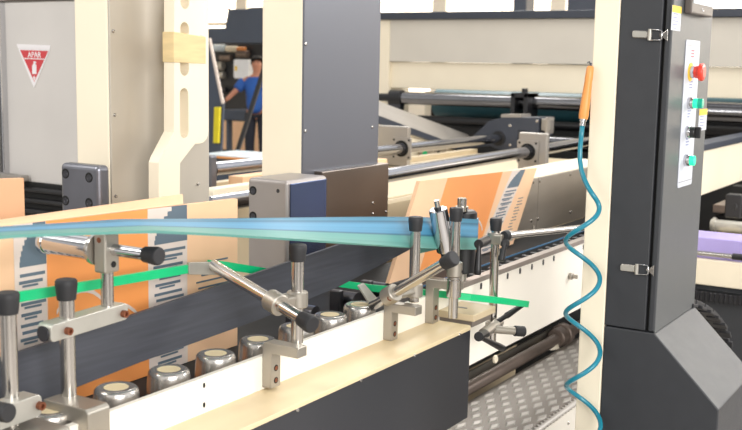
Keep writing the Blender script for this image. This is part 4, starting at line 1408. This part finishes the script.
# ================================================================ walkway and pipes
tw = thing('walkway_step', (3.2, 1.36, 0), 'grey diamond tread plate step low between the cover box and the cream post', 'step')
ZT = .49
mb = MB(); mb.box(2.2, 4.38, 1.19, 1.49, ZT - .01, ZT); mb.build('tread_plate', 'tread', tw)
mb = MB()
row = 0
yy = 1.222
while yy < 1.475:
    xx = 2.3 + (.055 if row % 2 else 0)
    while xx < 4.33:
        w_, h_ = .040, .0150
        q = [V((xx - w_, yy, ZT)), V((xx, yy - h_, ZT)), V((xx + w_, yy, ZT)), V((xx, yy + h_, ZT))]
        q2 = [V((xx, yy, ZT + .0022)).lerp(p + V((0, 0, .0022)), .7) for p in q]
        mb.hexa(q, q2)
        xx += .110
    yy += .030; row += 1
mb.build('tread_diamonds', 'diamond', tw)
mb = MB()
xx = 2.2
mb.cyl((2.2, 1.192, ZT - .006), (4.38, 1.192, ZT - .006), .009, n=12)
while xx < 4.35:
    mb.obox((xx, 1.203, ZT + .003), (xx + .022, 1.184, ZT - .008), .012, .008, bev=.002)
    xx += .026
mb.build('nosing', 'diamond', tw)
mb = MB(); mb.box(2.2, 4.38, 1.188, 1.20, .02, ZT - .018, .002); mb.build('riser', 'cream_white', tw)
screw_on(oY(568, 423, 1.188), (0, -1, 0), .006, tw)
mb = MB(); mb.box(2.25, 4.1, 1.25, 1.5, 0, ZT - .012); mb.build('base', 'blackmatte', tw)
pp = thing('round_pipe', (3.2, 1.53, .49), 'brownish grey round pipe with a flange lying beside the tread plate', 'pipe')
mb = MB(); mb.cyl((2.3, 1.52, ZT + .026), (4.38, 1.52, ZT + .026), .023, n=24); mb.build('tube', 'pipebrown', pp)
mb = MB(); x_ = oY(561, 338, 1.52).x; mb.cyl((x_ - .06, 1.52, ZT + .03), (x_ + .0, 1.52, ZT + .03), .038, ch=.004); mb.cyl((x_ + .0, 1.52, ZT + .03), (x_ + .04, 1.52, ZT + .03), .046, ch=.004); mb.build('pipe_flange', 'pipebrown', pp)
mb = MB(); mb.cyl((2.3, 1.60, ZT + .075), (4.1, 1.60, ZT + .075), .03, n=24); tag(mb.build('round_pipe', 'darksteel'), 'darker round pipe behind the flanged pipe, under the white panel', 'pipe')
mb = MB(); mb.obox((2.3, 1.57, ZT + .03), (4.1, 1.57, ZT + .03), .008, .04); tag(mb.build('cable_strip', 'satin'), 'thin grey strip between the two pipes', 'strip')
mb = MB(); mb.box(4.41, 4.7, 1.2, 1.9, 0, .80, .01); tag(mb.build('dark_machine_foot', 'charcoal'), 'dark machine housing at the far end of the tread plate', 'housing')
mb = MB(); mb.lathe(oZ(548, 347, ZT), ZA, [(0, 0), (0, .045), (.015, .04), (.022, .02), (.024, 0)], 20); tag(mb.build('cloth_rag', 'cream'), 'small cream rag at the far end of the tread plate', 'rag')

# ================================================================ background with person
def Bd(x, y, d): return oD(x, y, d)
# hood behind
X = 13.0
hdm = thing('slate_hood', oX(235, 43, X), 'slate coloured machine hood above the man, seen between the columns', 'machine hood')
def H(x, y): return oX(x, y, X)
mb = MB(); mb.prism([H(190, 43), H(270, 43), H(270, 6.5), H(248, 7.5), H(247, 9), H(228, 9), H(225, 28), H(190, 28.5)], (.6, 0, 0), .01); mb.build('hood', 'hood', hdm)
mb = MB(); mb.prism([H(190, 9.6), H(228, 9.4), H(228, 8), H(190, 8.2)], (.05, 0, 0)); mb.build('orange_rail', 'handle', hdm)
mb = MB(); mb.prism([H(262, 43), H(268, 43), H(268, 210), H(262, 210)], (.3, 0, 0)); mb.build('support', 'charcoal', hdm)
# far machine body
X = 13.9
fm = thing('far_machine', oX(235, 200, X), 'dark far machine with pale rollers standing behind the man', 'machine')
mb = MB(); y0_, y1_ = oX(300, 90, X).y, oX(180, 90, X).y
mb.box(X, X + .6, y0_, y1_, 0, oX(235, 43, X).z, .02); mb.build('body', 'charcoal', fm)
mb = MB(); mb.box(X - .03, X, y0_, y1_, oX(235, 150, X).z, oX(235, 121, X).z, .005); mb.build('lower_panel', 'peach', fm)  # peach panel added in place of the bright floor behind the man
for k, (xx, yy_, rr, mm) in enumerate(((219, 48, .06, 'paper'), (232, 49, .05, 'cream'), (240, 49, .035, 'orange'), (218, 66, .07, 'clampgrey'), (219, 75, .06, 'clampgrey'), (226, 58, .05, 'pipebrown'), (243, 54, .06, 'pipebrown'), (221, 90, .05, 'darksteel'))):
    p = oX(xx, yy_, X - .08)
    mb = MB(); mb.cyl(p + YA * .12, p - YA * .12, rr, n=20, ch=.01); mb.build('roll', mm, fm)
wb = thing('white_control_box', oX(241, 80, 13.2), 'white control box with rounded corners behind the man in blue', 'box')
X = 13.2
c = oX(241, 69, X)
mb = MB(); mb.prism(rrect(c, YA, ZA, .15, .15, .035), (.15, 0, 0), .008); mb.build('case', 'whitebox', wb)
mb = MB(); p = oX(236, 68, X); mb.box(X - .006, X, p.y - .02, p.y + .02, p.z - .04, p.z + .03); mb.build('label', 'yellow', wb)
# inclined grey plate with a pale edge
X = 8.6
ip = thing('inclined_guard', oX(215, 150, X), 'steep grey guard plate with a pale edge left of the man', 'guard')
I = lambda x, y: oX(x, y, X)
mb = MB(); mb.prism([I(195, 40), I(209.5, 40), I(223, 103), I(221, 150), I(195, 150)], (.03, 0, 0)); pb_ = I(208, 150); mb.box(pb_.x, pb_.x + .03, I(221, 150).y, I(195, 150).y, 0, pb_.z + .01); mb.build('plate', 'hood', ip)
mb = MB(); mb.prism([I(209, 38), I(211, 38), I(224.5, 103), I(222.5, 104)], (-.02, 0, 0)); mb.build('edge', 'printwhite', ip)
mb = MB(); yb = [I(217, 107), I(222.5, 107), I(221, 143), I(216, 143)]; yb = [p - V((.05, 0, 0)) for p in yb]
mb.prism(yb, (.03, 0, 0), .005); tag(mb.build('yellow_bar', 'yellowbar'), 'yellow flat bar below the steep grey guard plate', 'bar')
X = 7.5
tb = thing('far_table', oX(230, 200, X), 'pale blue topped table in front of the man with an orange edge strip', 'table')
T0, T1 = oX(200, 153.5, X), oX(290, 153.5, X)
mb = MB(); mb.box(X, X + .55, T1.y, T0.y, T0.z - .03, T0.z, .004); mb.build('top', 'paper', tb)
mb = MB(); mb.box(X - .01, X, T1.y, T0.y, T0.z - .03, T0.z - .012); mb.build('edge_strip', 'handle', tb)
mb = MB(); mb.box(X + .05, X + .4, T1.y, T0.y, 0, T0.z - .031); mb.build('cabinet', 'hood', tb)
mb = MB(); a = oX(265, 66, 8.3); b = oX(236, 156, 8.2); b = a + (b - a) * (a.z / (a.z - b.z)); mb.obox(a, b, .05, .04, bev=.004); tag(mb.build('black_strut', 'black'), 'slanting black strut crossing in front of the man', 'strut')
# low bench bits behind the man
X = 12.42
mb = MB(); mb.box(X, X + .5, oX(262, 120, X).y, oX(222, 120, X).y, oX(235, 120, X).z, oX(235, 110, X).z, .01); mb.box(X + .1, X + .2, oX(224, 120, X).y, oX(222, 120, X).y, 0, oX(235, 118, X).z); mb.box(X + .1, X + .2, oX(262, 120, X).y, oX(260, 120, X).y, 0, oX(235, 118, X).z); tag(mb.build('far_bench', 'hood'), 'low slate bench beside the legs of the man', 'bench')

# person
def skin_body(name, verts, edges, radii, material, parent, sub=2, root=0):
    me = bpy.data.meshes.new(name)
    me.from_pydata([V(v) for v in verts], edges, [])
    me.materials.append(M[material])
    o = bpy.data.objects.new(name, me)
    C.objects.link(o)
    o.parent = parent
    sk = o.modifiers.new('skin', 'SKIN')
    sk.use_smooth_shade = True
    for i, r_ in enumerate(radii):
        d_ = me.skin_vertices[0].data[i]
        d_.radius = r_ if isinstance(r_, tuple) else (r_, r_)
        d_.use_root = (i == root)
    s_ = o.modifiers.new('sub', 'SUBSURF'); s_.levels = sub; s_.render_levels = sub
    LOC[o.name] = LOC[parent.name]
    return o
pc_ = oD(257, 66, 15.0)
pbase = V((pc_.x, pc_.y, 0))
per = thing('person', pbase, 'person in a royal blue shirt standing behind the far table, one arm reaching out', 'person')
hh = oD(257, 57.5, 15.0).z           # standing height
# local frame: faces the camera; lx = person's screen-left .. use RT (image right) and towards-camera vector
rt = V((RT.x, RT.y, 0)).normalized(); tw_ = -V((FW.x, FW.y, 0)).normalized()
def L_(r_, f_, z_): return rt * r_ + tw_ * f_ + ZA * z_
k = hh / 1.70
v = [L_(0, 0, .93 * k), L_(0, 0, 1.1 * k), L_(0, 0, 1.28 * k), L_(0, .0, 1.40 * k), L_(0, .01, 1.47 * k),
     L_(0, .02, 1.55 * k), L_(0, .03, 1.61 * k), L_(0, .02, 1.66 * k),
     L_(-.17, 0, 1.37 * k), L_(-.30, .08, 1.21 * k), L_(-.43, .15, 1.08 * k),
     L_(.17, 0, 1.37 * k), L_(.22, .03, 1.10 * k), L_(.20, .14, .90 * k),
     L_(-.09, 0, .88 * k), L_(-.10, .02, .48 * k), L_(-.10, -.02, .09 * k), L_(-.10, .14, .04 * k),
     L_(.09, 0, .88 * k), L_(.10, .02, .48 * k), L_(.10, -.02, .09 * k), L_(.10, .14, .04 * k)]
e = [(0, 1), (1, 2), (2, 3), (3, 4), (4, 5), (5, 6), (6, 7), (3, 8), (8, 9), (9, 10), (3, 11), (11, 12), (12, 13), (0, 14), (14, 15), (15, 16), (16, 17), (0, 18), (18, 19), (19, 20), (20, 21)]
r_ = [(.11, .08), (.10, .08), (.12, .08), (.085, .06), .052, .07, .082, .06, .055, .042, .030, .055, .042, .03, .08, .055, .04, .03, .08, .055, .04, .03]
body = skin_body('body', v, e, r_, 'skin', per)
# shirt
sv = [L_(0, 0, .86 * k), L_(0, 0, 1.1 * k), L_(0, 0, 1.28 * k), L_(0, 0, 1.42 * k), L_(-.17, 0, 1.37 * k), L_(-.29, .075, 1.22 * k), L_(.17, 0, 1.37 * k), L_(.215, .03, 1.13 * k)]
se = [(0, 1), (1, 2), (2, 3), (3, 4), (4, 5), (3, 6), (6, 7)]
skin_body('shirt', sv, se, [(.185, .14), (.185, .14), (.20, .15), (.145, .12), .092, .075, .092, .075], 'shirt', per)
tv = [L_(0, 0, 1.0 * k), L_(-.09, 0, .86 * k), L_(-.10, .02, .48 * k), L_(-.10, -.01, .10 * k), L_(.09, 0, .86 * k), L_(.10, .02, .48 * k), L_(.10, -.01, .10 * k)]
skin_body('trousers', tv, [(0, 1), (1, 2), (2, 3), (0, 4), (4, 5), (5, 6)], [(.15, .11), .098, .075, .065, .098, .075, .065], 'trousers', per)
mb = MB(); hc = pbase + L_(0, .0, 1.625 * k)
bmesh.ops.create_uvsphere(mb.bm, u_segments=20, v_segments=12, radius=.098)
for vv in list(mb.bm.verts):
    q = vv.co.copy()
    vv.co = hc + rt * q.x * .95 + tw_ * (q.y * 1.05 - .014) + ZA * (q.z * 1.0 + .012)
dele = [vv for vv in mb.bm.verts if (vv.co - hc).dot(tw_) > .015 and vv.co.z < hc.z + .055 or vv.co.z < hc.z - .06]
bmesh.ops.delete(mb.bm, geom=dele, context='VERTS')
for f in mb.bm.faces: f.smooth = True
ho = mb.build('hair', 'hair', per)
fa = MB()
fc = hc + tw_ * .088
for s_ in (-.03, .03):
    fa.lathe(fc + rt * s_ + ZA * .0 - tw_ * .006, tw_, [(0, 0), (0, .011), (.006, .006), (.006, 0)], 10)
    fa.obox(fc + rt * (s_ - .014) + ZA * .022, fc + rt * (s_ + .014) + ZA * .022, .012, .006)
fa.build('eye', 'black', per)
fa = MB(); fa.hexa([fc + rt * -.012 + ZA * -.035, fc + rt * .012 + ZA * -.035, fc + rt * .004 + ZA * .0, fc + rt * -.004 + ZA * .0], [fc + rt * -.006 + ZA * -.032 + tw_ * .022, fc + rt * .006 + ZA * -.032 + tw_ * .022, fc + rt * .003 + tw_ * .006, fc + rt * -.003 + tw_ * .006]); fa.build('nose', 'skin', per)
fa = MB(); fa.obox(fc + rt * -.022 + ZA * -.055 - tw_ * .008, fc + rt * .022 + ZA * -.055 - tw_ * .008, .012, .007); fa.build('mouth', 'rust', per)
# hands with fingers
for base, dirv in ((L_(-.43, .15, 1.08 * k), L_(-.7, .4, -.6).normalized()), (L_(.20, .14, .90 * k), L_(0, .35, -.9).normalized())):
    s1 = dirv.cross(ZA).normalized()
    hv = [base, base + dirv * .045]
    he = [(0, 1)]
    hr = [(.026, .016), (.034, .015)]
    for j, (o_, ln) in enumerate(((-.03, .062), (-.010, .074), (.010, .07), (.028, .055))):
        a_ = len(hv)
        hv += [base + dirv * .085 + s1 * o_, base + dirv * (.085 + ln * .55) + s1 * o_ * 1.1 - ZA * .006, base + dirv * (.085 + ln) + s1 * o_ * 1.1 - ZA * .02]
        he += [(1, a_), (a_, a_ + 1), (a_ + 1, a_ + 2)]; hr += [.0095, .0088, .0075]
    a_ = len(hv)
    hv += [base + dirv * .04 + s1 * -.045, base + dirv * .075 + s1 * -.06]
    he += [(1, a_), (a_, a_ + 1)]; hr += [.0105, .009]
    skin_body('hand', hv, he, hr, 'skin', per, sub=1)

# ================================================================ light
w = bpy.data.worlds.new('hall_light')
bpy.context.scene.world = w
w.use_nodes = True
nt = w.node_tree
bg = nt.nodes['Background']
tc = nt.nodes.new('ShaderNodeTexCoord')
sx = nt.nodes.new('ShaderNodeSeparateXYZ')
rp = nt.nodes.new('ShaderNodeValToRGB')
mr = nt.nodes.new('ShaderNodeMapRange')
mr.inputs['From Min'].default_value = -1
mr.inputs['From Max'].default_value = 1
nt.links.new(tc.outputs['Generated'], sx.inputs[0])
nt.links.new(sx.outputs['Z'], mr.inputs['Value'])
nt.links.new(mr.outputs[0], rp.inputs['Fac'])
els = rp.color_ramp.elements
els[0].position, els[0].color = 0.0, (.22, .21, .20, 1)
els[1].position, els[1].color = 1.0, (.55, .55, .56, 1)
e_ = els.new(.45); e_.color = (.55, .53, .51, 1)
e_ = els.new(.52); e_.color = (.95, .93, .90, 1)
e_ = els.new(.68); e_.color = (.95, .94, .92, 1)
nz = nt.nodes.new('ShaderNodeTexNoise')
nz.inputs['Scale'].default_value = 2.6
nz.inputs['Detail'].default_value = 1.5
mz = nt.nodes.new('ShaderNodeMapping')
mz.inputs['Scale'].default_value = (1, 1, .35)
nt.links.new(tc.outputs['Generated'], mz.inputs['Vector'])
nt.links.new(mz.outputs[0], nz.inputs['Vector'])
m2 = nt.nodes.new('ShaderNodeMapRange')
m2.interpolation_type = 'SMOOTHSTEP'
m2.inputs['From Min'].default_value = .40
m2.inputs['From Max'].default_value = .60
m2.inputs['To Min'].default_value = .22
m2.inputs['To Max'].default_value = 1.75
nt.links.new(nz.outputs['Fac'], m2.inputs['Value'])
mx_ = nt.nodes.new('ShaderNodeVectorMath')
mx_.operation = 'SCALE'
nt.links.new(rp.outputs[0], mx_.inputs[0])
nt.links.new(m2.outputs[0], mx_.inputs['Scale'])
nt.links.new(mx_.outputs[0], bg.inputs['Color'])
bg.inputs['Strength'].default_value = 0.66


def area(name, loc, size, sy, power, col=(1, .97, .92), target=None):
    l = bpy.data.lights.new(name, 'AREA')
    l.shape = 'RECTANGLE'; l.size = size; l.size_y = sy
    l.energy = power; l.color = col
    o = bpy.data.objects.new(name, l)
    C.objects.link(o)
    o.location = loc
    t = V(target) if target else V((loc[0], loc[1], 0))
    dv = t - V(loc)
    o.rotation_euler = dv.to_track_quat('-Z', 'Y').to_euler()
    return o
area('hall_window_light', (-1.0, -3.4, 2.6), 3.4, 2.0, 230, col=(1, .98, .95), target=(2.2, 1.4, 1.0))
area('side_fill_light', (6.6, -2.4, 3.4), 3.0, 1.6, 170, col=(1, .98, .95), target=(3.0, 1.3, 1.0))  # unseen fill added to brighten the white panel and the pedestal slope
area('ceiling_lamp_side', (-.6, 3.4, 4.0), 2.2, .6, 50, target=(2.2, 1.8, 1.0))
area('ceiling_lamp_middle', (4.2, .8, 4.6), 3.0, .6, 70)
area('ceiling_lamp_far', (8.5, 4.5, 5.0), 4.0, 1.2, 220)
sc = bpy.context.scene
sc.view_settings.view_transform = 'Standard'
sc.view_settings.look = 'None'
sc.view_settings.gamma = 1
sc.view_settings.exposure = 0.38
sc.view_settings.use_curve_mapping = False
